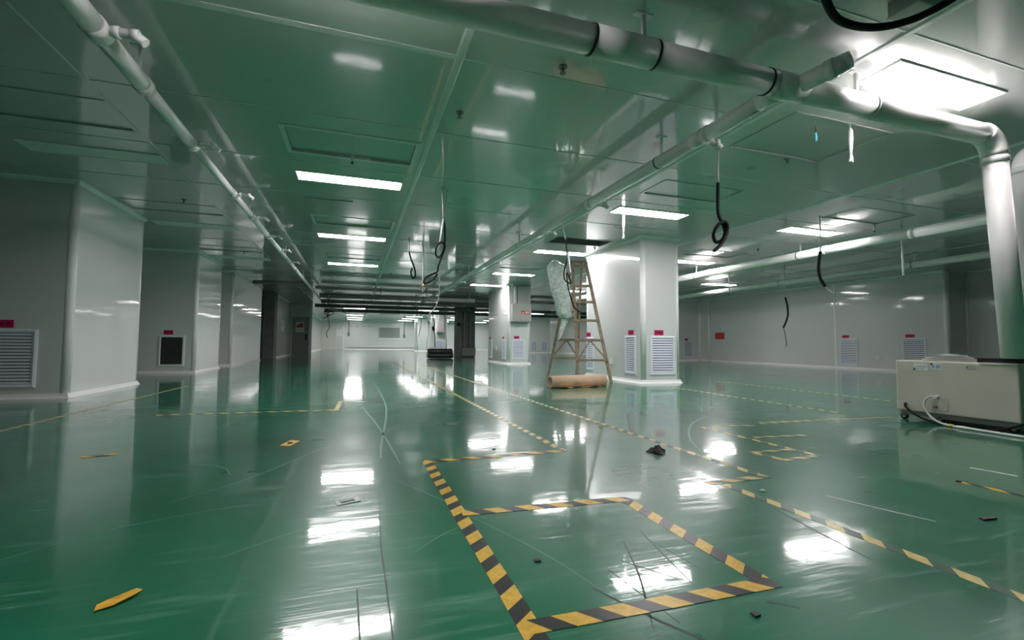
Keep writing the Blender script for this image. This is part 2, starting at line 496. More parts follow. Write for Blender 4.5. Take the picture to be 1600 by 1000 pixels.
clad_column(4.85, 5.66, 7.10, 9.25, 'wide white panel-clad column directly behind the wooden ladder')
clad_column(4.80, 5.57, 14.62, 17.1, 'white panel-clad column carrying a grey electrical box above one grille, left of the ladder')
clad_column(4.80, 5.57, 29.6, 31.6, 'distant white column with a grey box, behind the black plastic bundle')
clad_column(4.60, 5.40, 37.1, 39.0, 'farthest thin white column in front of the back wall')
clad_column(-5.0, -3.27, 7.02, 8.92, 'large grey clad column nearest the left edge of the picture')
clad_column(-5.0, -3.27, 11.68, 13.55, 'clad column on the left with an open square black vent hole')
clad_column(-5.0, -3.27, 14.72, 18.9, 'third clad column on the left, before the dark bare column')
clad_column(11.6, 13.4, 31.0, 33.0, 'far pale column seen between ladder and electrical-box column')

# dark bare columns
d = empty('bare_column', (5.10, 22.45, 0), label='dark unclad column with two grey pipes running down its face', cat='column')
MB().box(-.45, .45, -.3, .4, 0, H).build('shaft', 'concrete', d, bevel=.01)
for dx in (-.12, .18):
    MB().tube(smoothpts([(dx - .28 * (1 if dx < 0 else -1), -.37, 2.42), (dx - .08 * (1 if dx < 0 else -1), -.37, 2.42), (dx, -.37, 2.33), (dx, -.37, 2.1), (dx, -.37, 1.2), (dx, -.37, .45)], 5), .05, 12).build('riser_pipe', 'pipegrey', d)
MB().box(-.22, .45, -.44, -.3, .06, .45).build('pipe_box', 'pipegrey', d, bevel=.01)
MB().box(-.45, -.28, -.312, -.3, 1.52, 1.66).build('black_plate', 'black', d)
d = empty('bare_column', (-3.5, 20.8, 0), label='dark bare column on the left, beside the wall with red notices', cat='column')
MB().box(-.42, .42, -.35, .35, 0, H).build('shaft', 'concrete', d, bevel=.01)
MB().tube([(.05, -.38, 0), (.05, -.38, H)], .035, 10).build('riser_pipe', 'pipegrey', d)

# ------------------------------------------------------------------ far end: door, notices, window
dr = empty('door_1', (-2.65, 25.9, 0), kind='structure')
MB().box(-.50, .50, 0, .06, 0, H).build('door_surround', 'wall', dr)
MB().box(-.42, .36, -.03, 0, .02, 1.95).build('door_leaf', 'door', dr)
MB().box(-.50, -.42, -.035, 0, 0, H).build('door_frame', 'profile', dr)
MB().box(.38, .50, -.05, .06, 0, H).build('door_frame', 'profile', dr)
MB().box(.19, .27, -.06, -.03, .78, 1.08).build('door_handle', 'black', dr)
def notice(x, y, z0, z1, w, label, facing='y'):
    n = empty('paper_notice', (x, y, 0), label=label, cat='notice', group='notices at the far left')
    if facing == 'y':
        MB().box(-w / 2, w / 2, -.008, 0, z0, z1).build('sheet', 'paper', n)
        MB().box(-w * .35, w * .38, -.011, -.008, z0 + (z1 - z0) * .45, z0 + (z1 - z0) * .72).build('red_print', 'red', n)
        MB().box(-w * .02, w * .38, -.011, -.008, z0 + (z1 - z0) * .72, z0 + (z1 - z0) * .88).build('red_print', 'red', n)
    else:
        MB().box(0, .008, -w / 2, w / 2, z0, z1).build('sheet', 'paper', n)
        MB().box(.008, .011, -w * .38, w * .3, z0 + (z1 - z0) * .45, z0 + (z1 - z0) * .75).build('red_print', 'red', n)
notice(-2.72, 25.87, 1.17, 1.70, .40, 'white notice with red print on the grey door')
notice(-3.145, 23.0, 1.15, 1.65, 1.1, 'white notice with red print on wall beside the grey door', 'x')

win = empty('window_1', (3.0, YB, 0), kind='structure')
MB().box(-.95, .95, -.02, 0, 1.10, 2.06).build('pane', 'glass', win)
for a in ((-1.0, -.95, .98, 2.1), (.95, 1.0, .98, 2.1), (-1.0, 1.0, 2.06, 2.12), (-1.0, 1.0, .95, 1.10)):
    MB().box(a[0], a[1], -.05, 0, a[2], a[3]).build('window_frame', 'white', win)
dr = empty('door_2', (-2.0, YB, 0), kind='structure')
MB().box(-.95, .05, -.05, 0, .02, 2.02).build('door_leaf', 'cream', dr)
MB().box(.10, .86, -.05, 0, .02, 2.02).build('door_leaf', 'wall', dr)
MB().box(.32, .82, -.065, -.05, 1.20, 1.85).build('pane', 'white', dr)
MB().box(.88, .98, -.06, 0, 0, 2.1).build('door_frame', 'profile', dr)
MB().box(-.8, 5.6, YB - .07, YB - .01, .16, .20).build('rail', 'greysteel', label='long thin grey rail low along the back wall', cat='rail')
for k, x in enumerate((-.45, .1, .65, 1.2)):
    o = MB().box(x - .1, x + .1, YB - .06, YB, 2.10, 2.2).build('outlet_box', 'greysteel', label='%s grey outlet box from the left, high on far back wall' % ['first', 'second', 'third', 'fourth'][k], cat='outlet', group='outlets on the back wall')
for x, z0, z1, lab in ((-.62, 1.22, 1.55, 'dark switch box on back wall beside the cream door'), (4.35, 1.1, 1.45, 'dark switch box on back wall right of the window')):
    o = empty('switch_box', (x, YB, 0), label=lab, cat='switch')
    MB().box(-.1, .1, -.09, 0, z0, z1).build('housing', 'darkgrey', o)
    MB().tube([(0, -.05, z1), (0, -.05, 2.6)], .025, 6).build('cable', 'rubber', o)

# ------------------------------------------------------------------ wall grilles and tags
VENTS = {}
def vent(x, y, face, w, z0, z1, label, nslat=13, open_=False, tagw=None, tag_label=None, tag_dx=-.08):
    """face: unit direction index the grille looks to: '-y', '-x'"""
    rz = {'-y': 0, '-x': -math.pi / 2}[face]
    o = empty('wall_vent', (x, y, 0), rz, label=label, cat='vent', group='return-air grilles')
    fw = .045
    key = (w, z0, z1, nslat, open_)
    fr = MB()
    slab = MB()
    # frame: ring of four mitred bars in the x-z plane
    a = w / 2
    vs = []
    for (ax, az0, az1, yy) in ((a, z0, z1, 0), (a, z0, z1, -.012), (a - fw * .5, z0 + fw * .5, z1 - fw * .5, -.020), (a - fw, z0 + fw, z1 - fw, -.014), (a - fw, z0 + fw, z1 - fw, 0.0)):
        vs += [(-ax, yy, az0), (ax, yy, az0), (ax, yy, az1), (-ax, yy, az1)]
    fs = []
    for l in range(4):
        for k in range(4):
            k2 = (k + 1) % 4
            fs.append((4 * l + k, 4 * l + k2, 4 * l + 4 + k2, 4 * l + 4 + k))
    MB().add(vs, fs).build('frame', 'grey_frame' if not open_ else 'white', o)
    MB().box(-a + fw * .6, a - fw * .6, -.0045, -.001, z0 + fw * .6, z1 - fw * .6).build('back_plate', 'void_grey' if open_ else 'black', o)
    if not open_:
        n = nslat
        pitch = (z1 - z0 - 2 * fw) / n
        me = None
        for k in range(n):
            zc = z0 + fw + pitch * (k + .5)
            if me is None:
                s = MB()
                h = pitch * .36
                L = a - fw - .001
                s.add([(-L, -.014, -h), (L, -.014, -h), (L, -.005, h), (-L, -.005, h),
                       (-L, -.011, -h - .002), (L, -.011, -h - .002), (L, -.0045, h - .003), (-L, -.0045, h - .003)],
                      [(0, 1, 2, 3), (7, 6, 5, 4), (0, 4, 5, 1), (1, 5, 6, 2), (2, 6, 7, 3), (3, 7, 4, 0)])
                ob = s.build('slat', 'slat', o); me = ob.data; ob.location = (0, 0, zc)
            else:
                link('slat', me, o, loc=(0, 0, zc))
    if tagw:
        t = empty('wall_tag', o.location, rz, label=tag_label, cat='tag', group='magenta tags over grilles')
        MB().box(tag_dx - tagw / 2, tag_dx + tagw / 2, -.006, 0, z1 + .015, z1 + .105).build('plate', 'tag', t)
        for q in (-.24, 0.02, .26):
            MB().box(tag_dx + (q - .09) * tagw, tag_dx + (q + .09) * tagw, -.0075, -.006, z1 + .048, z1 + .075).build('print', 'tagink', t)
    return o

vent(5.275, 7.106, '-y', .53, .145, .85, 'light grey louvred grille on the broad face of column behind ladder', 14, tagw=.19, tag_label='magenta tag over grille on broad face of column behind ladder', tag_dx=-.075)
vent(4.856, 7.49, '-x', .36, .14, .855, 'louvred grille on ladder column side face, next to its corner', 16, tagw=.18, tag_label='magenta tag on ladder column side face, next to its corner', tag_dx=.02)
vent(4.856, 9.05, '-x', .34, .12, .84, 'louvred grille seen through the lower rungs of the ladder', 16, tagw=.18, tag_label='magenta tag seen through the rungs of the ladder')
vent(5.15, 14.626, '-y', .46, .155, .83, 'louvred grille below the grey electrical box on nearer column', 12, tagw=.19, tag_label='magenta tag between grey electrical box and the grille below it', tag_dx=-.06)
vent(4.806, 15.12, '-x', .34, .14, .82, 'narrow-looking grille on side of electrical-box column, nearer its corner', 14, tagw=.17, tag_label='magenta tag on side of electrical-box column, nearer its corner')
vent(4.806, 16.75, '-x', .36, .14, .82, 'narrow-looking grille on side of electrical-box column, farther from its corner', 14, tagw=.17, tag_label='magenta tag on side of electrical-box column, farther from its corner')
vent(-3.86, 7.026, '-y', .56, .125, .82, 'large louvred grille cut by the left edge of the picture', 16, tagw=.22, tag_label='magenta tag cut by the left edge of the picture', tag_dx=-.06)
vent(-3.71, 11.686, '-y', .48, .145, .81, 'square open vent frame without slats, black inside, on left column', open_=True, tagw=.17, tag_label='magenta tag over the open black vent hole', tag_dx=-.07)
vent(14.2, 10.09, '-x', .56, .11, .92, 'grille on right wall beside the vertical white joint strip', 14, tagw=.21, tag_label='magenta tag on right wall beside the vertical joint strip', tag_dx=-.09)
vent(14.2, 8.35, '-x', .58, .11, .92, 'grille on right wall just above the beige machine', 14, tagw=.22, tag_label='magenta tag on right wall just above the beige machine', tag_dx=-.09)
vent(13.55, 16.5, '-y', .48, .14, .85, 'shaded grille on the wall return beyond the big column', 12, tagw=.16, tag_label='dark tag on the wall return beyond the big column')
vent(5.1, 29.606, '-y', .48, .25, .84, 'pale bluish grille on distant column behind black plastic bundle', 8)
vent(12.1, 31.006, '-y', .5, .12, .85, 'left one of two tiny pale grilles between columns, far back', 8)
vent(12.9, 31.006, '-y', .5, .12, .85, 'right one of two tiny pale grilles between columns, far back', 8)

o = empty('fire_tag', (14.194, 15.35, 0), label='square dull red plate on the right wall near its far end', cat='plate')
MB().box(-.006, 0, -.25, .25, .93, 1.2).build('plate', 'red', o)
o = empty('socket', (14.194, 9.27, 0), label='small white socket on right wall between its two grilles', cat='socket')
MB().box(-.012, 0, -.06, .06, .30, .42).build('plate', 'white', o, bevel=.003)
MB().box(-.016, -.012, -.025, .025, .335, .385).build('insert', 'paper', o)
o = empty('socket', (4.856, 8.17, 0), label='white socket on column face beside the foot of the ladder', cat='socket')
MB().box(-.012, 0, -.06, .06, .29, .41).build('plate', 'white', o, bevel=.003)
MB().box(-.016, -.012, -.025, .025, .325, .375).build('insert', 'paper', o)
o = empty('socket', (4.806, 16.0, 0), label='tiny white socket on side of electrical-box column', cat='socket')
MB().box(-.012, 0, -.07, .07, .45, .58).build('plate', 'white', o, bevel=.003)

# ------------------------------------------------------------------ electrical boxes
def ebox(x, y, w, z0, z1, label):
    o = empty('electrical_box', (x, y, 0), label=label, cat='electrical box')
    MB().box(0, w, -.22, 0, z0, z1).build('body', 'greysteel', o, bevel=.008)
    MB().box(.015, w - .015, -.232, -.222, z0 + .03, z1 - .015).build('door', 'greysteel', o, bevel=.004)
    MB().box(-.02, w + .01, -.25, 0, z0 - .03, z0).build('sill', 'darkgrey', o)
    lab = MB().box(w * .46, w * .90, -.236, -.232, z0 + (z1 - z0) * .40, z0 + (z1 - z0) * .60).build('warning_label', 'red', o)
    lx, lz, lh = w * .49, z0 + (z1 - z0) * .43, (z1 - z0) * .13
    MB().add([(lx, -.238, lz), (lx + lh, -.238, lz), (lx + lh / 2, -.238, lz + lh), (lx, -.236, lz), (lx + lh, -.236, lz), (lx + lh / 2, -.236, lz + lh)],
             [(0, 1, 2), (5, 4, 3), (0, 3, 4, 1), (1, 4, 5, 2), (2, 5, 3, 0)]).build('warning_triangle', 'white', lab)
    MB().box(w * .64, w * .87, -.238, -.236, z0 + (z1 - z0) * .50, z0 + (z1 - z0) * .56).build('lettering', 'white', lab)
    MB().box(w * .64, w * .84, -.238, -.236, z0 + (z1 - z0) * .44, z0 + (z1 - z0) * .465).build('lettering', 'white', lab)
    MB().tube([(w * .18, -.12, z1), (w * .18, -.12, H - .05)], .05, 12).build('conduit', 'conduit', o)
    MB().box(w * .30, w - .01, -.16, -.055, z1, H - .05).build('cable_tray', 'greysteel', o)
    return o
ebox(4.87, 14.62, .66, 1.42, 2.00, 'grey electrical box with a red warning label on the nearer column')
ebox(4.92, 29.6, .42, 1.35, 2.0, 'small distant grey electrical box above the black plastic bundle')

# ------------------------------------------------------------------ ceiling lights
def light(x, y, label, on=True):
    o = empty('ceiling_light', (x, y, H), label=label, cat='ceiling light', group='lit ceiling panels' if on else 'unlit ceiling panels')
    a, b, f = .60, .15, .012
    fr = slab_minus(MB(), -a, a, -b, b, -.012, 0, [(-a + f, a - f, -b + f, b - f)])
    fr.build('frame', 'profile', o)
    MB().box(-a + f, a - f, -b + f, b - f, -.009, -.002).build('diffuser', 'lamp' if on else 'off', o)
    return o
light(-.10, 2.21, 'lit panel of left row out of view overhead')
light(7.40, 2.35, 'lit panel of right row out of view beyond the right edge')
light(-.10, 5.85, 'nearest lit panel of the left row, just behind the framed hatch')
light(-.10, 9.05, 'second lit panel of the left row')
light(-.10, 12.28, 'third lit panel of the left row')
light(4.07, 2.21, 'biggest brightest lit panel at upper right beside the white elbow pipe')
light(4.10, 5.80, 'lit panel above and in front of the column behind the ladder')
light(4.14, 9.02, 'lit panel right behind the open ceiling hole above the ladder')
light(4.20, 12.35, 'lit panel over the left of the ladder, above the electrical-box column')
light(4.20, 15.05, 'lit panel touching the left side of electrical-box column')
light(7.33, 5.81, 'lit panel at right behind the hanging black hose, over the white pipe')
light(7.45, 8.95, 'lit panel peeping out right of the column behind the ladder')
light(11.1, 12.0, 'small lit panel low at right, above the far end of right wall')
light(7.45, 12.3, 'lit panel hidden behind the column behind the ladder, nearer one')
light(7.45, 15.5, 'lit panel hidden behind the column behind the ladder, farther one')
ordn = ['nearest', 'second', 'third', 'fourth', 'fifth']
for k in range(5):
    y = 28.5 + 3.6 * k
    light(-.10, y, '%s lit panel of the far left row beyond the dark pipes' % ordn[k])
    light(4.2, y, '%s lit panel of the far middle row beyond the dark pipes' % ordn[k])
    light(11.2, y, '%s lit panel of the outermost far row, seen past the ladder' % ordn[k])
    light(7.6, y, '%s lit panel of the far right row beyond the dark pipes' % ordn[k])
light(-2.6, 5.87, 'unlit panel nearest on the left, between the ceiling and first column', False)
light(-2.6, 9.05, 'unlit panel on the left past the first column', False)
light(-2.6, 12.28, 'unlit panel on the left over the open vent column', False)

# ------------------------------------------------------------------ hatches in the ceiling
HL = ['framed grey hatch in front of the nearest light of left row', 'framed hatch between first and second light of left row',
      'hatch between second and third light of left row', 'hatch past the third light of left row', 'last hatch of left row before dark pipes',
      'hatch at far left edge, before the unlit panel', 'hatch on the left beside the first column top', 'hatch on the left over the gap before the open-vent column',
      'last small hatch on the left side', 'hatch right under the big bright light, behind the white tie', 'hatch between the ladder column light and the hanging hose knot',
      'open dark ceiling hole above the ladder, its cover missing', 'hatch behind the ladder light, over electrical-box column',
      'hatch at right behind the light over the white pipe', 'hatch at right behind the ladder column']
for k, (a, b, c, e) in enumerate(HATCH):
    o = empty('ceiling_hatch', ((a + b) / 2, (c + e) / 2, H), label=HL[k], cat='hatch', group='ceiling hatches')
    w, d_ = (b - a) / 2, (e - c) / 2
    near = k in (0, 1)
    fw = .045 if near else .022
    slab_minus(MB(), -w - fw, w + fw, -d_ - fw, d_ + fw, -.007, 0, [(-w, w, -d_, d_)]).build('frame', 'seam' if near else 'ceiling', o)
    if k == OPEN:
        slab_minus(MB(), -w - .001, w + .001, -d_ - .001, d_ + .001, 0, .25, [(-w + .012, w - .012, -d_ + .012, d_ - .012)]).build('shaft', 'darkgrey', o)
        MB().box(-w * .5, w * .6, d_ * .1, d_ * .5, .45, .55).build('duct', 'steel', o)
    else:
        MB().box(-w + .003, w - .003, -d_ + .003, d_ - .003, .022 if near else .009, .036).build('cover', 'ceiling' if not near else 'void_grey' if False else 'ceiling', o)
o = MB().box(-.60, .02, -.42, .32, -.014, 0).build('access_panel', 'ceiling', label='flat square access panel ahead of second light of left row', cat='hatch')
o.location = (-.1, 7.15, H)

# ------------------------------------------------------------------ pipes
def pipe_y(name, x, z, segs, mat, label, branches=(), hangers=(), bside=1, bmat=None, bl=.17, group=None):
    """pipe running along Y: segs = [(y0, y1, r)...]"""
    o = empty(name, (x, segs[0][0], z), label=label, cat='pipe', group=group)
    yb = segs[0][0]
    for (a, b, r) in segs:
        MB().tube([(0, a - yb, 0), (0, b - yb, 0)], r, 24).build('pipe_length', mat, o)
        MB().ring((0, b - yb - .035, 0), (0, 1, 0), r + .006, r - .004, .07, 24).build('coupling', bmat or 'pvc_ring', o)
    for y in branches:
        r = [s[2] for s in segs if s[0] <= y <= s[1]][0]
        br = MB().ring((0, y - yb, 0), (0, 1, 0), r + .005, r - .004, .11, 24).build('tee', bmat or mat, o)
        q = r * .45
        MB().tube([(bside * r * .6, y - yb, 0), (bside * (r + bl), y - yb, 0), (bside * (r + bl + .05), y - yb, -.035)], [q, q, q], 14).build('branch', bmat or mat, br)
        MB().ring((bside * (r + .03), y - yb, 0), (1, 0, 0), q + .006, q - .003, .035, 16).build('collar', 'pvc_ring' if not bmat else bmat, br)
        MB().ring((bside * (r + bl), y - yb, 0), (1, 0, 0), q + .007, q - .003, .04, 16).build('collar', 'pvc_ring' if not bmat else bmat, br)
    for y in hangers:
        r = [s[2] for s in segs if s[0] <= y <= s[1]][0]
        h = MB().bar((0, y - yb, r - .004), (0, y - yb, H - z - .006), .018, .018, (0, 1, 0)).build('hanger_rod', 'conduit', o)
        MB().box(-.05, .05, y - yb - .02, y - yb + .02, H - z - .006, H - z).build('ceiling_plate', 'profile', h)
        MB().ring((0, y - yb + .05, 0), (0, 1, 0), r + .004, r - .003, .012, 24).build('clamp', 'glue', h)
    return o

pipe_y('drain_pipe', -1.40, 2.42, [(2.355, 3.10, .060), (3.10, 3.72, .055), (3.72, 4.66, .046), (4.66, 6.12, .040), (6.12, 8.4, .038), (8.4, 12.0, .036), (12.0, 23.5, .036)], 'pvc',
       'white drain pipe stepping down in width along the left ceiling', branches=(3.09, 4.66, 6.12, 7.2, 8.4, 9.6, 11.0), hangers=(3.62, 7.0, 10.4, 13.8), bl=.12)
pipe_y('drain_pipe', 2.68, 2.42, [(2.485, 3.05, .058), (3.05, 5.06, .056), (5.06, 6.6, .050), (6.6, 9.5, .046), (9.5, 14, .045), (14, 24.0, .045)], 'pvc',
       'pipe running from the big cross pipe back past the ladder top', branches=(3.12, 5.0, 6.55, 9.4, 12.8), hangers=(3.6, 7.6, 11.4), bl=.14)
pipe_y('drain_pipe', 8.0, 2.42, [(-2.0, 4.7, .075), (4.7, 6.1, .075), (6.1, 9.0, .073), (9.0, 16.0, .072)], 'pvc',
       'white ceiling pipe crossing in front of the right wall, the nearer one', branches=(), hangers=(2.8, 6.55, 9.4))
pipe_y('drain_pipe', 11.0, 2.40, [(-2.0, 6.6, .07), (6.6, 16.3, .07)], 'pvc',
       'dimmer white ceiling pipe close to the right wall', hangers=(6.4, 9.6))

# big cross pipe with elbow and the stack down to the machine
bp = empty('cross_pipe', (0, 2.27, 2.42), label='thick pipe crossing the top of the picture and turning down at the machine', cat='pipe')
R = .080
for a, b in ((-2.4, 1.22), (1.22, 1.64), (1.64, 2.62), (2.62, 3.46), (3.46, 4.78)):
    MB().tube([(a, 0, 0), (b, 0, 0)], R, 32).build('pipe_length', 'pvc', bp)
for x, mt in ((1.22, 'glue'), (1.64, 'glue'), (3.46, 'pvc_ring'), (4.76, 'pvc_ring'), (2.50, 'glue')):
    MB().ring((x, 0, 0), (1, 0, 0), R + .005, R - .004, .014, 32).build('clamp', mt, bp)
MB().ring((1.43, 0, 0), (1, 0, 0), R + .004, R - .004, .40, 32).build('coupling', 'pvc', bp)
ty = MB().ring((2.68, 0, 0), (1, 0, 0), R + .006, R - .004, .26, 32).build('tee', 'pvc', bp)
MB().tube([(2.68, .05, 0), (2.66, .20, 0)], [.064, .060], 24).build('tee_socket', 'pvc', ty)
MB().tube([(2.74, -.04, .0), (2.83, -.30, .03)], [.058, .056], 24).build('stub', 'pvc', ty)
MB().ring((2.80, -.22, .02), Vector((.09, -.26, .03)), .063, .05, .05, 24).build('stub_collar', 'pvc', ty)
MB().ring((2.825, -.29, .03), Vector((.09, -.26, .03)), .052, .046, .06, 24).build('stub_cap', 'pvc', ty)
el = [(4.76 + .16 * math.sin(t), 0, -.16 + .16 * math.cos(t)) for t in [math.pi / 2 * k / 8 for k in range(9)]]
MB().tube(el, R + .006, 32).build('elbow', 'pvc', bp)
st = MB().tube([(4.92, 0, -.16), (5.07, -.0, -1.806)], R, 32).build('stack', 'pvc', bp)
MB().ring((4.924, 0, -.20), (0, 0, 1), R + .008, R - .004, .05, 32).build('stack_collar', 'pvc_ring', st)
for x in (-1.2, 1.57, 3.34):
    h = MB().bar((x, 0, R - .004), (x, 0, H - 2.42 - .006), .022, .022, (0, 1, 0)).build('hanger_rod', 'conduit', bp)
    MB().box(x - .06, x + .06, -.02, .02, H - 2.42 - .006, H - 2.42).build('ceiling_plate', 'profile', h)
s2 = empty('riser_pipe', (5.62, 2.39, 0), label='second thick white vertical pipe cut by the right edge of the picture', cat='pipe')
MB().tube([(0, 0, .605), (0, 0, 2.28)], .085, 32).build('stack', 'pvc', s2)
el = [(.16 - .16 * math.cos(t), 0, 2.28 + .16 * math.sin(t)) for t in [math.pi / 2 * k / 8 for k in range(9)]]
MB().tube(el + [(1.6, 0, 2.44)], .085, 32).build('elbow', 'pvc', s2)
MB().ring((0, 0, 2.27), (0, 0, 1), .093, .08, .05, 32).build('stack_collar', 'pvc_ring', s2)

# dark cross pipes in the far middle
for k, (y, z, r, a, b) in enumerate(((16.9, 2.27, .08, -1.2, 4.2), (19.3, 2.27, .07, -1.3, 4.4), (21.6, 2.26, .08, -1.7, 14.0), (24.6, 2.26, .085, -1.5, 14.0), (15.8, 2.50, .06, -3.0, -1.6))):
    labs = ['nearest dark pipe crossing the far ceiling between both long pipes', 'second dark cross pipe under the far ceiling', 'third dark cross pipe, running behind the dark column', 'farthest dark cross pipe, right over the far lights', 'short dark pipe at left past the third clad column']
    o = empty('dark_pipe', (a, y, z), label=labs[k], cat='pipe', group='dark cross pipes')
    MB().tube([(0, 0, 0), (b - a, 0, 0)], r, 18).build('pipe_length', 'darkgrey', o)
    n = int((b - a) / 1.6)
    for q in range(n + 1):
        x = .3 + q * 1.6
        if x < b - a:
            MB().ring((x, 0, 0), (1, 0, 0), r + .012, r - .003, .08, 18).build('flange', 'darkgrey', o)
            MB().bar((x + .1, 0, r - .003), (x + .1, 0, H - z), .02, .02, (0, 1, 0)).build('hanger_rod', 'darkgrey', o)
o = empty('dark_duct', (5.1, 20.5, 2.45), label='flat dark duct across the top of the dark bare column', cat='duct')
MB().box(-1.6, 2.6, -.3, .5, -.12, .10).build('duct_body', 'concrete', o)
for x in (-1.0, .2, 1.4):
    MB().bar((x, 0, .10), (x, 0, .20), .02, .02, (0, 1, 0)).build('hanger_rod', 'darkgrey', o)

# ------------------------------------------------------------------ hanging hoses, rods, ties
def hang(name, x, y, parts, label, cat):
    """parts: (name, material, radius, points relative to the ceiling point, smooth?)"""
    o = empty(name, (x, y, H), label=label, cat=cat)
    MB().tube([(0, 0, 0), (0, 0, -.012)], .018, 10).build('ceiling_rose', 'profile', o)
    for nm, mt, r, pts in parts:
        MB().tube(smoothpts(pts, 7) if len(pts) > 2 else pts, r, 10).build(nm, mt, o)
    return o
def loop(cx, cz, r, turns=1.15, a0=1.3, dy=.03, n=14):
    return [(cx + r * math.cos(a0 + 2 * math.pi * turns * k / n), dy * (k / n - .5) * 2, cz + r * 1.05 * math.sin(a0 + 2 * math.pi * turns * k / n)) for k in range(n + 1)]
hang('hanging_hose', 3.38, 3.65, [('conduit', 'conduit', .011, [(0, 0, -.01), (0, 0, -.36)]),
     ('hose', 'rubber', .017, [(0, 0, -.34), (-.005, 0, -.5), (.0, 0, -.66), (.05, 0, -.745), (.095, .02, -.82), (.075, .035, -.90), (-.01, .03, -.93), (-.065, 0, -.86), (-.03, -.03, -.77), (.05, -.03, -.735), (.10, -.01, -.79), (.07, .0, -.90), (.0, 0, -.98), (-.06, 0, -1.03)]),
     ('wire', 'copper', .004, [(-.05, 0, -1.02), (-.12, 0, -1.06)])], 'hanging hose tied in one big knot, in front of the tall ladder column', 'hose')
hang('hanging_hose', 1.0, 5.78, [('conduit', 'conduit', .012, [(0, 0, -.01), (.02, 0, -.39)]), ('conduit', 'conduit', .007, [(.06, 0, -.005), (.03, 0, -.37)]),
     ('conduit', 'conduit', .016, [(.02, 0, -.39), (-.03, 0, -.80)]),
     ('hose', 'rubber', .011, [(.025, 0, -.38), (.04, 0, -.55), (.035, .02, -.74), (-.02, .02, -.87), (-.07, 0, -.85), (-.07, -.02, -.76), (-.01, -.02, -.69), (.04, -.01, -.74), (0, 0, -.88), (-.04, 0, -1.0)]),
     ('hose', 'rubber', .012, [(-.04, 0, -1.0), (-.05, 0, -1.06), (-.12, .02, -1.10), (-.20, 0, -1.15), (-.21, -.02, -1.22), (-.12, -.02, -1.18), (-.05, 0, -1.09)]),
     ('wire', 'copper', .010, [(-.20, 0, -1.2), (-.25, 0, -1.30)]),
     ('wire', 'conduit', .006, [(-.05, 0, -1.05), (-.02, 0, -1.2), (-.04, 0, -1.45), (-.14, 0, -1.6)])], 'pair of white conduits ending in knotted black hoses, left of centre', 'hose')
hang('hanging_hose', .91, 8.76, [('conduit', 'conduit', .010, [(0, 0, -.01), (0, 0, -.28)]),
     ('hose', 'rubber', .015, [(0, 0, -.26), (.03, 0, -.38), (.10, 0, -.56), (.12, 0, -.70), (.08, .02, -.75), (.04, .01, -.66), (.06, -.01, -.56)])], 'thin hose ending in one open hook, left of the white rod', 'hose')
hang('hanging_rod', 1.24, 9.31, [('rod', 'conduit', .016, [(0, 0, -.01), (.01, 0, -.9)]), ('tip', 'darkgrey', .02, [(.01, 0, -.88), (.015, 0, -.98)])], 'straight thin white rod hanging between two hoses left of centre', 'rod')
hang('hanging_hose', 6.6, 5.07, [('conduit', 'conduit', .009, [(0, 0, -.01), (-.01, 0, -.56)]),
     ('hose', 'rubber', .022, [(-.01, 0, -.54), (-.04, 0, -.68), (-.055, 0, -.82), (-.02, 0, -.95), (.07, 0, -1.06)]),
     ('wire', 'conduit', .006, [(.06, 0, -1.05), (.14, 0, -1.11), (.24, 0, -1.15)]), ('wire', 'copper', .005, [(.06, 0, -1.05), (.14, 0, -1.06), (.17, 0, -1.08)])], 'bent black hose hanging across the lit panel at right', 'hose')
hang('hanging_wire', 9.76, 8.42, [('conduit', 'greysteel', .009, [(0, 0, -.01), (0, 0, -.82)]),
     ('hose', 'rubber', .022, [(0, 0, -.80), (.06, 0, -1.0), (.07, 0, -1.2), (.02, 0, -1.36), (-.08, 0, -1.53)]),
     ('wire', 'brown', .008, [(-.08, 0, -1.52), (-.03, 0, -1.7), (.0, 0, -1.9), (-.01, 0, -1.98)])], 'crooked thin black wire hanging low before the right wall', 'wire')
def tie(x, y, L, label, mat='white'):
    o = empty('cable_tie_bag', (x, y, H), label=label, cat='tie')
    MB().tube([(0, 0, 0), (0, 0, -.05)], .004, 8).build('string', 'conduit', o)
    MB().tube(smoothpts([(0, 0, -.04), (.006, 0, -.09), (.002, 0, -L * .6), (.0, 0, -L * .8), (.003, 0, -L)], 4), [.65 * q for q in (.006, .012, .02, .026, .024, .026, .028, .026, .022, .02, .02, .018, .014, .012, .018, .022, .024)], 10).build('wrap', mat, o)
    for s in (-1, 1):
        MB().tube([(0, 0, -L * .97), (s * .022, 0, -L * 1.06)], [.012, .006], 8).build('tail', mat, o)
tie(4.06, 2.82, .33, 'white twisted plastic tie hanging under the big bright light')
tie(3.68, 5.85, .40, 'white twisted plastic tie hanging from lit panel before ladder column')
o = empty('blue_plug', (3.75, 2.9, H), label='tiny light-blue plug on a string near the hanging white tie', cat='plug')
MB().tube([(0, 0, 0), (0, 0, -.10)], .003, 8).build('string', 'glue', o)
MB().tube([(0, 0, -.10), (0, 0, -.13), (0, 0, -.18)], [.006, .011, .012], 10).build('plug', 'blue', o)
hang('hanging_cable', 3.15, 6.84, [('conduit', 'conduit', .009, [(0, 0, -.01), (.07, 0, -.26)]),
     ('cable', 'rubber', .011, [(.07, 0, -.25), (.085, 0, -.45), (.09, 0, -.6), (.04, 0, -.78), (.07, .02, -.92), (.17, .0, -.96), (.08, -.02, -.80), (.11, 0, -1.0), (.17, 0, -1.22), (.23, 0, -1.36), (.32, 0, -1.43)]),
     ('cable_bundle', 'steel', .028, [(.10, 0, -.45), (.12, 0, -.62), (.14, 0, -.8)])], 'black cable hanging down in front of the ladder top', 'cable')
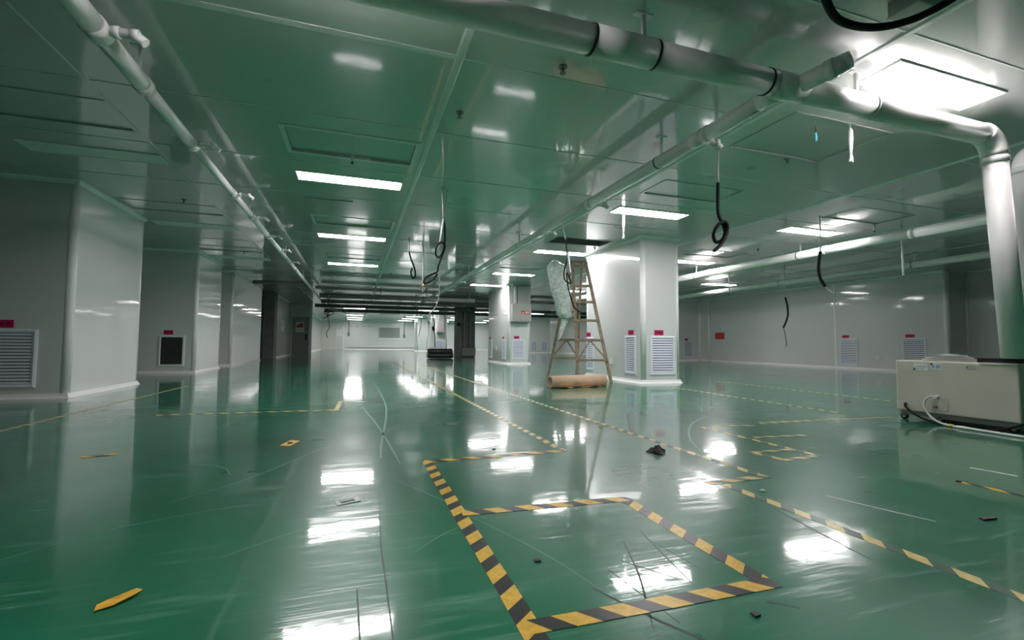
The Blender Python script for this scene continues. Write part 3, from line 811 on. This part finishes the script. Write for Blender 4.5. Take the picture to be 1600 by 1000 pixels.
for x, y, L, lab in ((8.3, 5.01, .82, 'slightly slanted white rod hanging below the white pipe at right'), (7.86, 5.13, .10, 'short white stub at the corner of the right hatch'),
                     (9.2, 9.6, .6, 'thin white rod hanging near the wall return at right'), (-.08, 5.02, .08, 'short pale stub behind the framed hatch of left row')):
    o = empty('ceiling_rod', (x, y, H), label=lab, cat='rod')
    MB().tube([(0, 0, 0), (.03 * L, 0, -L)], .016, 10).build('rod', 'conduit', o)
    MB().tube([(.03 * L, 0, -L), (.032 * L, 0, -L - .02)], .012, 8).build('tip', 'glue', o)
def sprinkler(x, y, label):
    o = empty('sprinkler', (x, y, H), label=label, cat='sprinkler', group='sprinkler heads')
    MB().tube([(0, 0, 0), (0, 0, -.008)], .032, 14).build('escutcheon', 'darkgrey', o)
    MB().tube([(0, 0, -.008), (0, 0, -.045)], .009, 8).build('stem', 'darkgrey', o)
    MB().tube([(0, 0, -.045), (0, 0, -.049)], .022, 12).build('deflector', 'darkgrey', o)
for x, y, l in ((.79, 3.78, 'sprinkler head right of the long ceiling strip, upper middle'), (4.24, 3.6, 'sprinkler head beside hatch under the big light'),
                (-2.3, 7.45, 'sprinkler head on the left near first column top'), (-2.36, 11.4, 'sprinkler head on the left near the open-vent column'),
                (7.7, 7.25, 'sprinkler head at right between the light and white pipe'), (1.34, 2.9, 'sprinkler head just under the thick cross pipe'),
                (4.55, 8.3, 'sprinkler head beside the open ceiling hole'), (.9, 13.5, 'sprinkler head far along the long ceiling strip')):
    sprinkler(x, y, l)

# top-right black hose
o = empty('ceiling_hose', (2.2, 1.65, 2.46), label='thick black hose sagging across the top right corner', cat='hose')
MB().tube(smoothpts([(.03, 0, .19), (.03, 0, .06), (.06, .02, .01), (.20, .06, -.025), (.40, .06, -.02), (.56, 0, -.005), (.66, -.12, .02), (.72, -.30, .08), (.74, -.42, .18)], 8), .020, 12).build('hose', 'rubber', o)
o = empty('ceiling_box', (2.93, 1.66, H), label='small box on the ceiling at the top right edge', cat='box')
MB().box(-.10, .10, -.08, .08, -.09, 0).build('housing', 'greysteel', o, bevel=.006)
MB().box(-.10, .10, .08, .086, -.088, -.08).build('edge_strip', 'white', o)

# far tangle of cables at the end of left pipe
o = empty('cable_tangle', (-1.35, 24.2, H - .03), label='tangle of cables at far end of the left drain pipe', cat='cable')
for k in range(5):
    pts = [(random.uniform(-.1, .1), random.uniform(-.2, .2), 0)]
    for q in range(1, 6):
        pts.append((random.uniform(-.25, .9), random.uniform(-.3, .3), -.1 - .12 * q * random.uniform(.6, 1.2)))
    MB().tube(smoothpts(pts, 5), .018, 6).build('cable', 'rubber' if k % 2 else 'conduit', o)
MB().tube(smoothpts([(0, 0, -.2), (.05, 0, -.8), (.12, 0, -1.2), (0, 0, -1.5), (.06, 0, -1.75)], 5), .014, 6).build('cable', 'rubber', o)
o = empty('hanging_cable', (4.3, 27.5, H), label='far dark cable with a plug hanging left of the distant column', cat='cable')
MB().tube(smoothpts([(0, 0, 0), (.0, 0, -.5), (.12, 0, -.8), (.05, 0, -1.1), (.12, 0, -1.5), (.14, 0, -2.2)], 5), .022, 6).build('cable', 'rubber', o)
MB().tube([(.02, 0, -1.0), (.06, 0, -1.25)], .08, 8).build('plug', 'black', o)
o = empty('hanging_cable', (3.9, 30.0, H), label='thin far cable hanging before the back wall, right of window', cat='cable')
MB().tube(smoothpts([(0, 0, 0), (.05, 0, -.7), (-.02, 0, -1.2), (-.1, 0, -1.6)], 5), .018, 6).build('cable', 'rubber', o)

# ------------------------------------------------------------------ ladder
lad = empty('step_ladder', (4.0, 7.95, 0), label='old wooden folding step ladder standing open by the column', cat='ladder')
ap = Vector((0, 0, 2.27))
FL, FR = Vector((3.86 - 4, 7.65 - 7.95, 0)), Vector((4.39 - 4, 7.40 - 7.95, 0))
BL, BR = Vector((3.62 - 4, 8.52 - 7.95, 0)), Vector((4.13 - 4, 8.27 - 7.95, 0))
ud = (FR - FL).normalized()
TL, TR = ap - ud * .125 + Vector((.01, -.02, 0)), ap + ud * .125 + Vector((.01, -.02, 0))
TBL, TBR = ap - ud * .10 + Vector((-.01, .05, -.02)), ap + ud * .10 + Vector((-.01, .05, -.02))
for a, b in ((FL, TL), (FR, TR)):
    MB().bar(a, b, .035, .060, ud).build('front_rail', 'wood', lad, bevel=.003)
for a, b in ((BL, TBL), (BR, TBR)):
    MB().bar(a, b, .032, .05, ud).build('rear_leg', 'wood', lad, bevel=.003)
fr_n = (TL - FL).cross(ud).normalized()
for k, z in enumerate((.40, .76, 1.13, 1.48, 1.79, 2.18)):
    t = z / 2.27
    a, b = FL.lerp(TL, t), FR.lerp(TR, t)
    MB().bar(a - ud * .03, b + ud * .03, .085, .042, (0, 0, 1)).build('step', 'wood', lad, bevel=.003)
for z in (.42, .78, 1.30):
    t = z / 2.27
    MB().bar(BL.lerp(TBL, t) - ud * .02, BR.lerp(TBR, t) + ud * .02, .03, .05, (0, 0, 1)).build('rear_crossbar', 'wood', lad, bevel=.003)
def at(a, b, z): return a.lerp(b, z / 2.27)
for a0, b0, m_ in ((BL, TBL, 0), (BR, TBR, 0)):
    mid = (at(BL, TBL, .78) + at(BR, TBR, .78)) / 2
    MB().bar(at(a0, b0, .44), mid, .025, .03, ud).build('brace', 'wood', lad)
for a0, b0 in ((FL, TL), (FR, TR)):
    mid = (at(FL, TL, .76) + at(FR, TR, .76)) / 2
    MB().bar(at(a0, b0, .40) - Vector((0, .03, 0)), mid - Vector((0, .03, 0)), .022, .03, ud).build('brace', 'wood', lad)
MB().bar(at(FR, TR, .78), at(BR, TBR, .80), .02, .03, ud).build('spreader', 'steel', lad)
MB().bar(at(FL, TL, 1.30), at(BL, TBL, 1.28), .02, .03, ud).build('spreader', 'wood', lad)
MB().bar(ap - ud * .17 + Vector((0, .015, .0)), ap + ud * .17 + Vector((0, .015, .0)), .13, .03, (0, 0, 1)).build('top_board', 'wood', lad, bevel=.003)

# bubble film hung on the ladder
def crumple(o, amp, scale, seed):
    from mathutils import noise
    for v in o.data.vertices:
        p = v.co * scale + Vector((seed, seed * 2, 0))
        n = noise.noise_vector(p) * amp + noise.noise_vector(p * 2.7) * amp * .5
        v.co += n
def film_bag(name, pts, rx, ry, n, mat, parent, amp=.018, scale=9, seed=3):
    vs, fs = [], []
    k = len(pts)
    for i, p in enumerate(pts):
        for j in range(n):
            a = 2 * math.pi * j / n
            vs.append((p[0] + (ud.x * rx[i] * math.cos(a) - ud.y * ry[i] * math.sin(a)), p[1] + (ud.y * rx[i] * math.cos(a) + ud.x * ry[i] * math.sin(a)), p[2]))
    for i in range(k - 1):
        for j in range(n):
            j2 = (j + 1) % n
            fs.append((i * n + j, i * n + j2, (i + 1) * n + j2, (i + 1) * n + j))
    fs.append(tuple(reversed(range(n)))); fs.append(tuple(range((k - 1) * n, k * n)))
    o = MB().add(vs, fs, True).build(name, mat, parent)
    crumple(o, amp, scale, seed)
    return o
fb = empty('bubble_film_roll', (3.61, 8.06, 0), label='crumpled clear bubble-film roll leaning on the left of the ladder', cat='plastic film')
NN = 34
pts, rx, ry = [], [], []
for i in range(NN):
    t = i / (NN - 1)
    z = 2.30 - 1.12 * t
    pts.append((-.02 + .20 * t, .06 - .10 * t, z))
    w = .185 - .03 * abs(t - .3)
    if t < .10: w *= (.12 + .88 * (t / .10))
    if t > .93: w *= 1 - (t - .93) * 4
    rx.append(w); ry.append(w * .72)
film_bag('wrapped_roll', pts, rx, ry, 30, 'film', fb, .016, 11)
tp, tx, tyy = [], [], []
for i in range(12):
    t = i / 11
    tp.append((.20 - .16 * t, -.03 + .05 * t, 1.26 - .50 * t)); tx.append(.075 - .045 * t); tyy.append(.035 - .015 * t)
film_bag('loose_end', tp, tx, tyy, 14, 'film', fb, .010, 14, 5)

# ------------------------------------------------------------------ paper roll on the floor
a, b = Vector((2.90, 6.74, 0)), Vector((3.97, 6.93, 0))
pr = empty('paper_roll', a, math.atan2(b.y - a.y, b.x - a.x), label='big roll of brown kraft paper lying at the ladder foot', cat='paper roll')
Lr, rr = (b - a).length, .095
vs, fs = [], []
n = 28
for x, r2 in ((0, rr), (Lr, rr), (Lr, rr * .78), (0, rr * .78)):
    for k in range(n):
        t = 2 * math.pi * k / n
        vs.append((x, r2 * math.cos(t), rr + r2 * math.sin(t)))
for l in range(4):
    for k in range(n):
        k2 = (k + 1) % n; l2 = (l + 1) % 4
        fs.append((l * n + k, l * n + k2, l2 * n + k2, l2 * n + k))
MB().add(vs, fs, True).build('roll', 'kraft', pr)
MB().ring((Lr / 2, 0, rr), (1, 0, 0), rr * .775, rr * .70, Lr - .01, 28).build('core', 'kraft_in', pr)
MB().tube([(.06, 0, rr), (.075, 0, rr)], rr * .69, 24).build('core_plug', 'kraft_in', pr)
vs, fs = [], []
nx, ny = 22, 6
for i in range(nx + 1):
    for j in range(ny + 1):
        x = Lr * (.10 + .90 * i / nx); yy = -.02 - (.12 + .05 * math.sin(i * .55)) * j / ny
        z = .004 + (.012 + .010 * math.sin(i * .9 + 1)) * (j / ny) ** 2
        vs.append((x, yy, z))
for i in range(nx):
    for j in range(ny):
        q = i * (ny + 1) + j
        fs.append((q, q + 1, q + ny + 2, q + ny + 1))
sh = MB().add(vs, fs, True).build('loose_sheet', 'kraft', pr)
md = sh.modifiers.new('thick', 'SOLIDIFY'); md.thickness = .0015

# ------------------------------------------------------------------ beige machine
mc = empty('air_machine', (5.05, 2.24, 0), math.radians(2.0), label='beige metal machine cabinet on castors at the right edge', cat='machine')
W_, D_ = .80, .88
MB().box(0, W_, .0, D_, .085, .565).build('cabinet', 'beige', mc, bevel=.014)
MB().box(.02, W_ - .02, .02, D_ - .02, .045, .085).build('underframe', 'darkgrey', mc)
MB().box(-.006, .25, .0, .24, .548, .568).build('top_ledge', 'beige', mc, bevel=.003)
MB().box(.01, .68, .01, .26, .565, .604).build('pipe_gap_shade', 'black', mc)  # black slab standing in for the shade of the gap under the pipes
for cx, cy in ((.03, D_ - .05), (.03, D_ * .62), (.05, .06), (W_ - .06, D_ - .06), (W_ - .06, .06)):
    cst = MB().add([(cx - .035, cy - .03, .05), (cx + .035, cy - .03, .05), (cx + .035, cy + .03, .05), (cx - .035, cy + .03, .05),
                    (cx - .012, cy - .022, .026), (cx + .012, cy - .022, .026), (cx + .012, cy + .022, .026), (cx - .012, cy + .022, .026)],
                   [(0, 1, 2, 3), (7, 6, 5, 4), (0, 4, 5, 1), (1, 5, 6, 2), (2, 6, 7, 3), (3, 7, 4, 0)]).build('castor', 'darkgrey', mc)
    MB().tube([(cx - .014, cy, .029), (cx + .014, cy, .029)], .029, 18).build('wheel', 'rubber', cst)
    MB().tube([(cx - .017, cy, .029), (cx + .017, cy, .029)], .012, 12).build('hub', 'steel', cst)
def mlabel(y0, y1, z0, z1, nm, marks):
    l = MB().box(-.003, 0, y0, y1, z0, z1).build(nm, 'paper' if marks else 'greysteel', mc)
    for q, (a0, a1, b0, b1, mt) in enumerate(marks):
        MB().box(-.0045, -.003, y0 + (y1 - y0) * a0, y0 + (y1 - y0) * a1, z0 + (z1 - z0) * b0, z0 + (z1 - z0) * b1).build('print', mt, l)
mlabel(.615, .725, .475, .54, 'white_label', [(.05, .9, .5, .62, 'print'), (.2, .9, .2, .3, 'print'), (.88, 1, 0, .35, 'black')])
mlabel(.51, .59, .487, .545, 'torn_label', [(.1, .5, .2, .8, 'print'), (.6, .9, .2, .8, 'print'), (.8, 1.0, .7, 1, 'black')])
mlabel(.27, .33, .505, .54, 'name_plate', [])
MB().tube([(-.006, .325, .522), (0, .325, .522)], .007, 10).build('screw', 'darkgrey', mc)
# recess with valve and loops
MB().box(-.004, .0, .47, .60, .12, .23).build('access_door', 'beige', mc, bevel=.0015)
MB().tube([(-.05, .545, .245), (0, .545, .245)], .016, 12).build('hose_fitting', 'white', mc)
MB().tube([(-.03, .56, .15), (0, .56, .15)], .012, 10).build('latch', 'darkgrey', mc)
MB().tube([(-.01, .80, .15), (.0, .80, .15)], .014, 10).build('cable_gland', 'darkgrey', mc)
MB().tube(smoothpts([(-.004, .80, .15), (-.03, .79, .13), (-.05, .72, .075), (-.07, .60, .03), (-.08, .46, .012), (-.09, .30, .011), (-.09, .19, .013), (-.08, .09, .03), (-.08, .0, .07), (-.10, -.10, .12), (-.12, -.25, .16)], 7), .009, 10).build('black_cable', 'rubber', mc)
MB().tube(smoothpts([(-.03, .545, .245), (-.045, .58, .242), (-.05, .615, .21), (-.055, .622, .15), (-.06, .59, .085), (-.075, .52, .03), (-.10, .42, .012), (-.12, .36, .010)], 7), .009, 10).build('white_hose', 'conduit', mc)
MB().ring((-.105, .40, .013), (-.2, -1, 0), .013, .006, .03, 12).build('brass_nut', 'brass', mc)
MB().ring((-.085, .455, .014), (-.2, -1, 0), .012, .006, .02, 12).build('brass_nut', 'brass', mc)
MB().tube([(-.12, .36, .012), (-.13, .31, .013), (-.14, .24, .012), (-.17, .0, .011), (-.20, -.25, .011)], [.010, .014, .011, .011, .011], 12).build('drain_tube', 'white', mc)
# things on the machine
tr = empty('wire_coil', (5.30, 2.83, .565), label='flat coil of grey wire lying on top of the beige machine', cat='wire')
for k in range(4):
    rad = .19 - .012 * k
    MB().tube([(rad * math.cos(t) * .9, rad * math.sin(t), .008 + .009 * k) for t in [2 * math.pi * q / 24 for q in range(25)]], .007, 8, cap=False).build('turn', 'darkgrey' if k % 2 else 'greysteel', tr)
bx = empty('small_part', (5.62, 2.98, .565), label='small flat grey part on the machine, at its far end', cat='part')
MB().box(-.11, .11, -.08, .08, 0, .05).build('body', 'greysteel', bx, bevel=.006)
MB().box(-.06, .06, -.03, .05, .05, .062).build('lid', 'white', bx, bevel=.002)

# ------------------------------------------------------------------ black bundle far back
bb = empty('film_bundle', (3.55, 20.5, 0), label='bundle of black plastic-wrapped rolls on floor by the dark column', cat='bundle')
for k, (dy, z, r) in enumerate(((-.15, .14, .14), (.15, .14, .14), (0, .31, .12))):
    nn = 26
    vs, fs = [], []
    for i in range(nn):
        x = -.55 + 1.1 * i / (nn - 1)
        q = r * (1 + .06 * math.sin(i * 2.1 + k)) * (0.75 if i in (0, nn - 1) else 1)
        for j in range(14):
            t = 2 * math.pi * j / 14
            vs.append((x, dy + q * math.cos(t), z + q * math.sin(t) * .95))
    for i in range(nn - 1):
        for j in range(14):
            j2 = (j + 1) % 14
            fs.append((i * 14 + j, i * 14 + j2, (i + 1) * 14 + j2, (i + 1) * 14 + j))
    fs.append(tuple(range(14))); fs.append(tuple(range((nn - 1) * 14, nn * 14)))
    MB().add(vs, fs, True).build('roll', 'blackfilm', bb)
MB().box(-.5, .55, -.12, .12, .42, .44).build('white_sheet', 'paper', bb)

# ------------------------------------------------------------------ floor tapes
def strip(name, a, b, w, mat, label, cat, z=.0008, group=None, ragged=0.0, u0=0.0):
    a, b = Vector((a[0], a[1], 0)), Vector((b[0], b[1], 0))
    t = (b - a).normalized(); nrm = Vector((-t.y, t.x, 0)); L = (b - a).length
    n = max(1, int(L / .12))
    vs, fs, uvs = [], [], []
    for i in range(n + 1):
        q = L * i / n
        off = nrm * (random.uniform(-1, 1) * ragged)
        p = a + t * q + off
        vs += [p - nrm * w / 2, p + nrm * w / 2, p - nrm * w / 2 + Vector((0, 0, z)), p + nrm * w / 2 + Vector((0, 0, z))]
    me = bpy.data.meshes.new(name)
    fl_ = []
    for i in range(n):
        c, e = 4 * i, 4 * i + 4
        fl_ += [(c + 2, e + 2, e + 3, c + 3), (c, c + 1, e + 1, e), (c, e, e + 2, c + 2), (c + 1, c + 3, e + 3, e + 1)]
    fl_ += [(0, 2, 3, 1), (4 * n, 4 * n + 1, 4 * n + 3, 4 * n + 2)]
    me.from_pydata([tuple(v - a) for v in vs], [], fl_)
    uvl = me.uv_layers.new(name='UVMap')
    for lp in me.loops:
        i = lp.vertex_index
        uvl.data[lp.index].uv = (u0 + L * (i // 4) / n, float(i % 2))
    me.materials.append(M[mat])
    return link(name, me, None, label, cat, group, loc=a)
TG = 'hazard tapes on the floor'
def tape(a, b, label, w=.058, mat='tape', z=.0008, u0=0.0):
    return strip('floor_tape', a, b, w, mat, label, 'tape', z, TG, .0015, u0)
tape((.425, .85), (.415, 2.80), 'black and yellow tape, long left side of the near box running away from viewer', u0=.03)
tape((.42, 1.10), (1.19, 1.085), 'black and yellow tape, near side of the square box at bottom', z=.0014, u0=.02)
tape((1.165, 1.11), (1.165, 1.87), 'black and yellow tape, right side of the square box at bottom', u0=.05)
tape((.43, 1.90), (1.18, 1.855), 'black and yellow tape, far side of the square box at bottom', z=.0014)
tape((.40, 2.775), (1.315, 2.80), 'black and yellow tape crossing below the bright reflection, centre', z=.0014)
tape((1.305, 2.80), (1.26, 17.0), 'long thin tape running far back from the centre corner', .05, 'tape_pale')
tape((2.08, 1.94), (1.94, 15.0), 'long thin tape running back past the paper roll', .05, 'tape_pale')
tape((1.70, 1.935), (2.10, 1.945), 'short cross tape joining the two long right tapes', .055, 'tape_pale', .0014)
tape((1.77, 1.90), (1.79, .35), 'long tape running to the lower right corner', .05, 'tape_pale')
tape((-2.56, 4.2), (-2.44, 8.4), 'dashed-looking tape beside the first left column', .045, 'tape_pale')
tape((-1.75, 5.20), (-.17, 5.12), 'dashed-looking tape crossing left of centre', .045, 'tape_pale')
tape((-.17, 5.12), (-.15, 5.86), 'short tape stub turning back, left of centre', .045, 'tape_pale', .0014)
tape((3.48, 3.30), (5.02, 3.17), 'tape crossing the floor just left of the beige machine', .045, 'tape_pale')
tape((3.43, 3.24), (4.26, 3.24), 'short tape doubling the cross tape left of the machine', .035, 'tape_pale', .0014)
tape((4.92, 6.5), (4.80, 3.5), 'tape running back from left of the machine toward the column', .045, 'tape_pale')
tape((6.6, 7.2), (6.5, 3.9), 'faint tape running back along the right floor', .045, 'tape_pale')
tape((2.80, 3.25), (2.81, 2.20), 'tape slanting across the small marked box at right', .045, 'tape_pale')
tape((2.47, 2.38), (2.50, 2.19), 'left short side of the small marked box at right', .045, 'tape_pale')
tape((2.49, 2.19), (2.77, 2.20), 'near side of the small marked box at right', .045, 'tape_pale', .0014)
tape((2.47, 2.40), (2.83, 2.39), 'far side of the small marked box at right', .045, 'tape_pale', .0014)
tape((2.88, 2.78), (3.35, 2.73), 'short tape behind the small marked box at right', .045, 'tape_pale', .0014)
tape((2.96, 3.28), (3.31, 3.18), 'short tape farther behind the small marked box', .045, 'tape_pale', .0014)
tape((2.98, 1.58), (3.02, 1.10), 'tape at the lower right edge below the machine', .04, 'tape')
strip('floor_strip', (3.39, 1.73), (3.42, 1.54), .022, 'white', 'short white strip on floor at the lower right, under machine', 'strip', .002)
strip('floor_strip', (-.10, 5.84), (.12, 5.72), .03, 'paper', 'short white strip next to the tape stub left of centre', 'strip', .002)

# ------------------------------------------------------------------ scraps on the floor
def scrap(name, x, y, rz, outline, th, mat, label, cat, curl=0.0):
    n = len(outline)
    cx = sum(p[0] for p in outline) / n; cy = sum(p[1] for p in outline) / n
    vs = [(p[0], p[1], .0008 + curl * ((i % 3) / 2)) for i, p in enumerate(outline)] + [(p[0], p[1], .0008 + th + curl * ((i % 3) / 2)) for i, p in enumerate(outline)]
    vs += [(cx, cy, .0005), (cx, cy, .0008 + th)]
    fs = []
    for k in range(n):
        k2 = (k + 1) % n
        fs += [(k, k2, n + k2, n + k), (2 * n, k2, k), (2 * n + 1, n + k, n + k2)]
    o = MB().add(vs, fs).build(name, mat, None, label, cat)
    o.location = (x, y, 0); o.rotation_euler = (0, 0, rz)
    return o
leaf = [(-.055, -.012), (-.02, -.026), (.03, -.02), (.06, .004), (.052, .02), (.015, .012), (-.01, .024), (-.04, .012)]
scrap('tape_scrap', -.59, 1.55, .75, leaf, .002, 'yellow', 'yellow leaf-shaped tape scrap at the lower left', 'scrap', .006)
o = scrap('tape_scrap', -.41, 3.53, 1.3, [(-.09, -.035), (.07, -.04), (.09, .03), (-.07, .04)], .002, 'yellow', 'small yellow tape scrap with a brown spot, left of centre', 'scrap', .004)
MB().add([(.02 * math.cos(t), .016 * math.sin(t), .0085) for t in [2 * math.pi * k / 10 for k in range(10)]] + [(.02 * math.cos(t), .016 * math.sin(t), .002) for t in [2 * math.pi * k / 10 for k in range(10)]],
         [tuple(range(10))] + [(k, (k + 1) % 10, 10 + (k + 1) % 10, 10 + k) for k in range(10)]).build('spot', 'brown', o)
strip('tape_scrap', (-1.53, 3.46), (-1.37, 3.50), .05, 'tape', 'short piece of hazard tape alone at left', 'scrap', .002)
o = scrap('paper_scrap', -.02, 2.19, .3, [(-.05, -.03), (.05, -.032), (.055, .028), (-.045, .032)], .0015, 'paper', 'small white paper frame scrap in the middle of the floor', 'scrap', .003)
MB().box(-.028, .03, -.014, .013, .0035, .0068).build('print', 'scuff_pale', o)
scrap('paper_scrap', 1.87, 1.76, 0, [(-.016, .012), (.018, .014), (.004, -.018)], .0015, 'paper', 'tiny white triangle scrap beside the right tapes', 'scrap', .003)
g = empty('crumpled_rag', (1.87, 2.58, 0), label='crumpled dark brown rag lying on the floor before the column reflection', cat='rag')
vs, fs = [], []
for i in range(5):
    for j in range(12):
        t = 2 * math.pi * j / 12
        rr_ = (.055 - .011 * i) * (1 + .35 * math.sin(3 * t + i) * (1 if i < 3 else .4))
        vs.append((rr_ * math.cos(t) * 1.1, rr_ * math.sin(t), .001 + .011 * i + .004 * math.sin(2 * t + i * 2)))
for i in range(4):
    for j in range(12):
        j2 = (j + 1) % 12
        fs.append((i * 12 + j, i * 12 + j2, (i + 1) * 12 + j2, (i + 1) * 12 + j))
fs.append(tuple(range(12))); fs.append(tuple(range(48, 60)))
MB().add(vs, fs).build('cloth', 'brown', g)
scrap('edge_scrap', 2.45, 1.20, -.1, [(-.035, -.008), (.035, -.010), (.038, .009), (-.03, .012)], .006, 'brown', 'dark brown sliver on the floor at lower right', 'scrap', .002)
scrap('edge_scrap', 2.98, 1.57, .4, [(-.012, -.008), (.012, -.01), (.014, .009), (-.01, .012)], .006, 'brown', 'dark crumb at the end of the lower right tape', 'scrap', .002)
for x, y, l in ((.88, 2.97, 'dark round washer by the white reflection in the centre'), (.57, 1.42, 'small shiny crumb inside the near tape box'), (1.0, .97, 'small dark crumb in front of the near tape box')):
    scrap('floor_crumb', x, y, .3, [(-.012, -.006), (.008, -.01), (.013, .006), (-.006, .011)], .004, 'brown', l, 'crumb')

# long scratches and joints worn into the paint
def scratch(pts, w, mat):
    P = smoothpts([(x, y, 0) for x, y in pts], 6) if len(pts) > 2 else [Vector((x, y, 0)) for x, y in pts]
    vs, fs = [], []
    for i, p in enumerate(P):
        t = (P[min(i + 1, len(P) - 1)] - P[max(i - 1, 0)]).normalized(); n_ = Vector((-t.y, t.x, 0))
        k = w * (.4 + .6 * math.sin(math.pi * (i + .5) / len(P)))
        for s_, zz in ((-1, 0), (1, 0), (1, .0003), (-1, .0003)):
            q = p + n_ * k * s_ / 2; vs.append((q.x, q.y, zz))
    for i in range(len(P) - 1):
        for k in range(4):
            k2 = (k + 1) % 4
            fs.append((4 * i + k, 4 * i + k2, 4 * i + 4 + k2, 4 * i + 4 + k))
    MB().add(vs, fs).build('scratch', mat, floor)
for pts, w, mt in (
    ([(.43, 1.92), (.55, 1.63), (.63, 1.40), (.69, 1.15)], .006, 'scuff_pale'), ([(.66, 1.22), (.73, 1.06), (.80, .93), (.92, .75)], .010, 'scuff_dark'),
    ([(.92, 1.47), (.83, 1.24), (.71, 1.0)], .006, 'scuff_dark'), ([(1.03, 1.53), (.99, 1.34), (.95, 1.14)], .005, 'scuff_dark'),
    ([(.83, 1.34), (.93, 1.19)], .005, 'scuff_dark'), ([(1.02, 1.40), (1.04, 1.22)], .004, 'scuff_dark'), ([(.76, 1.30), (.79, 1.0)], .004, 'scuff_dark'),
    ([(.12, 2.27), (.10, 1.73), (.10, 1.43), (.10, 1.0)], .005, 'scuff_dark'), ([(.02, 1.42), (.03, 1.0)], .005, 'scuff_dark'),
    ([(.32, 8.77), (.34, 5.84), (.29, 4.58), (.19, 3.42), (.16, 2.95)], .018, 'scuff_pale'), ([(.08, 5.33), (.19, 4.08), (.24, 3.2), (.26, 2.77)], .014, 'scuff_pale'),
    ([(3.29, 3.74), (2.81, 3.39), (2.38, 2.89), (2.17, 2.53)], .016, 'scuff_pale'), ([(1.08, 1.01), (1.14, .96)], .010, 'scuff_dark'),
    ([(.21, 2.45), (.40, 2.05), (.51, 1.82)], .006, 'scuff_pale'), ([(1.72, 1.56), (1.66, 1.30), (1.62, 1.1)], .008, 'scuff_dark'),
    ([(2.10, 1.62), (2.16, 1.42), (2.22, 1.25)], .012, 'scuff_white'), ([(-.75, 2.4), (-.5, 2.7), (-.2, 3.3)], .008, 'scuff_pale'),
    ([(-1.1, 1.9), (-.8, 2.15), (-.35, 2.3)], .006, 'scuff_pale'), ([(-.4, 1.75), (-.2, 1.9), (0, 1.98)], .005, 'scuff_pale'),
    ([(.2, 1.6), (.32, 1.72), (.41, 1.78)], .005, 'scuff_pale'), ([(-.9, 3.1), (-.7, 3.0), (-.6, 2.8)], .010, 'scuff_pale')):
    scratch(pts, w, mt)
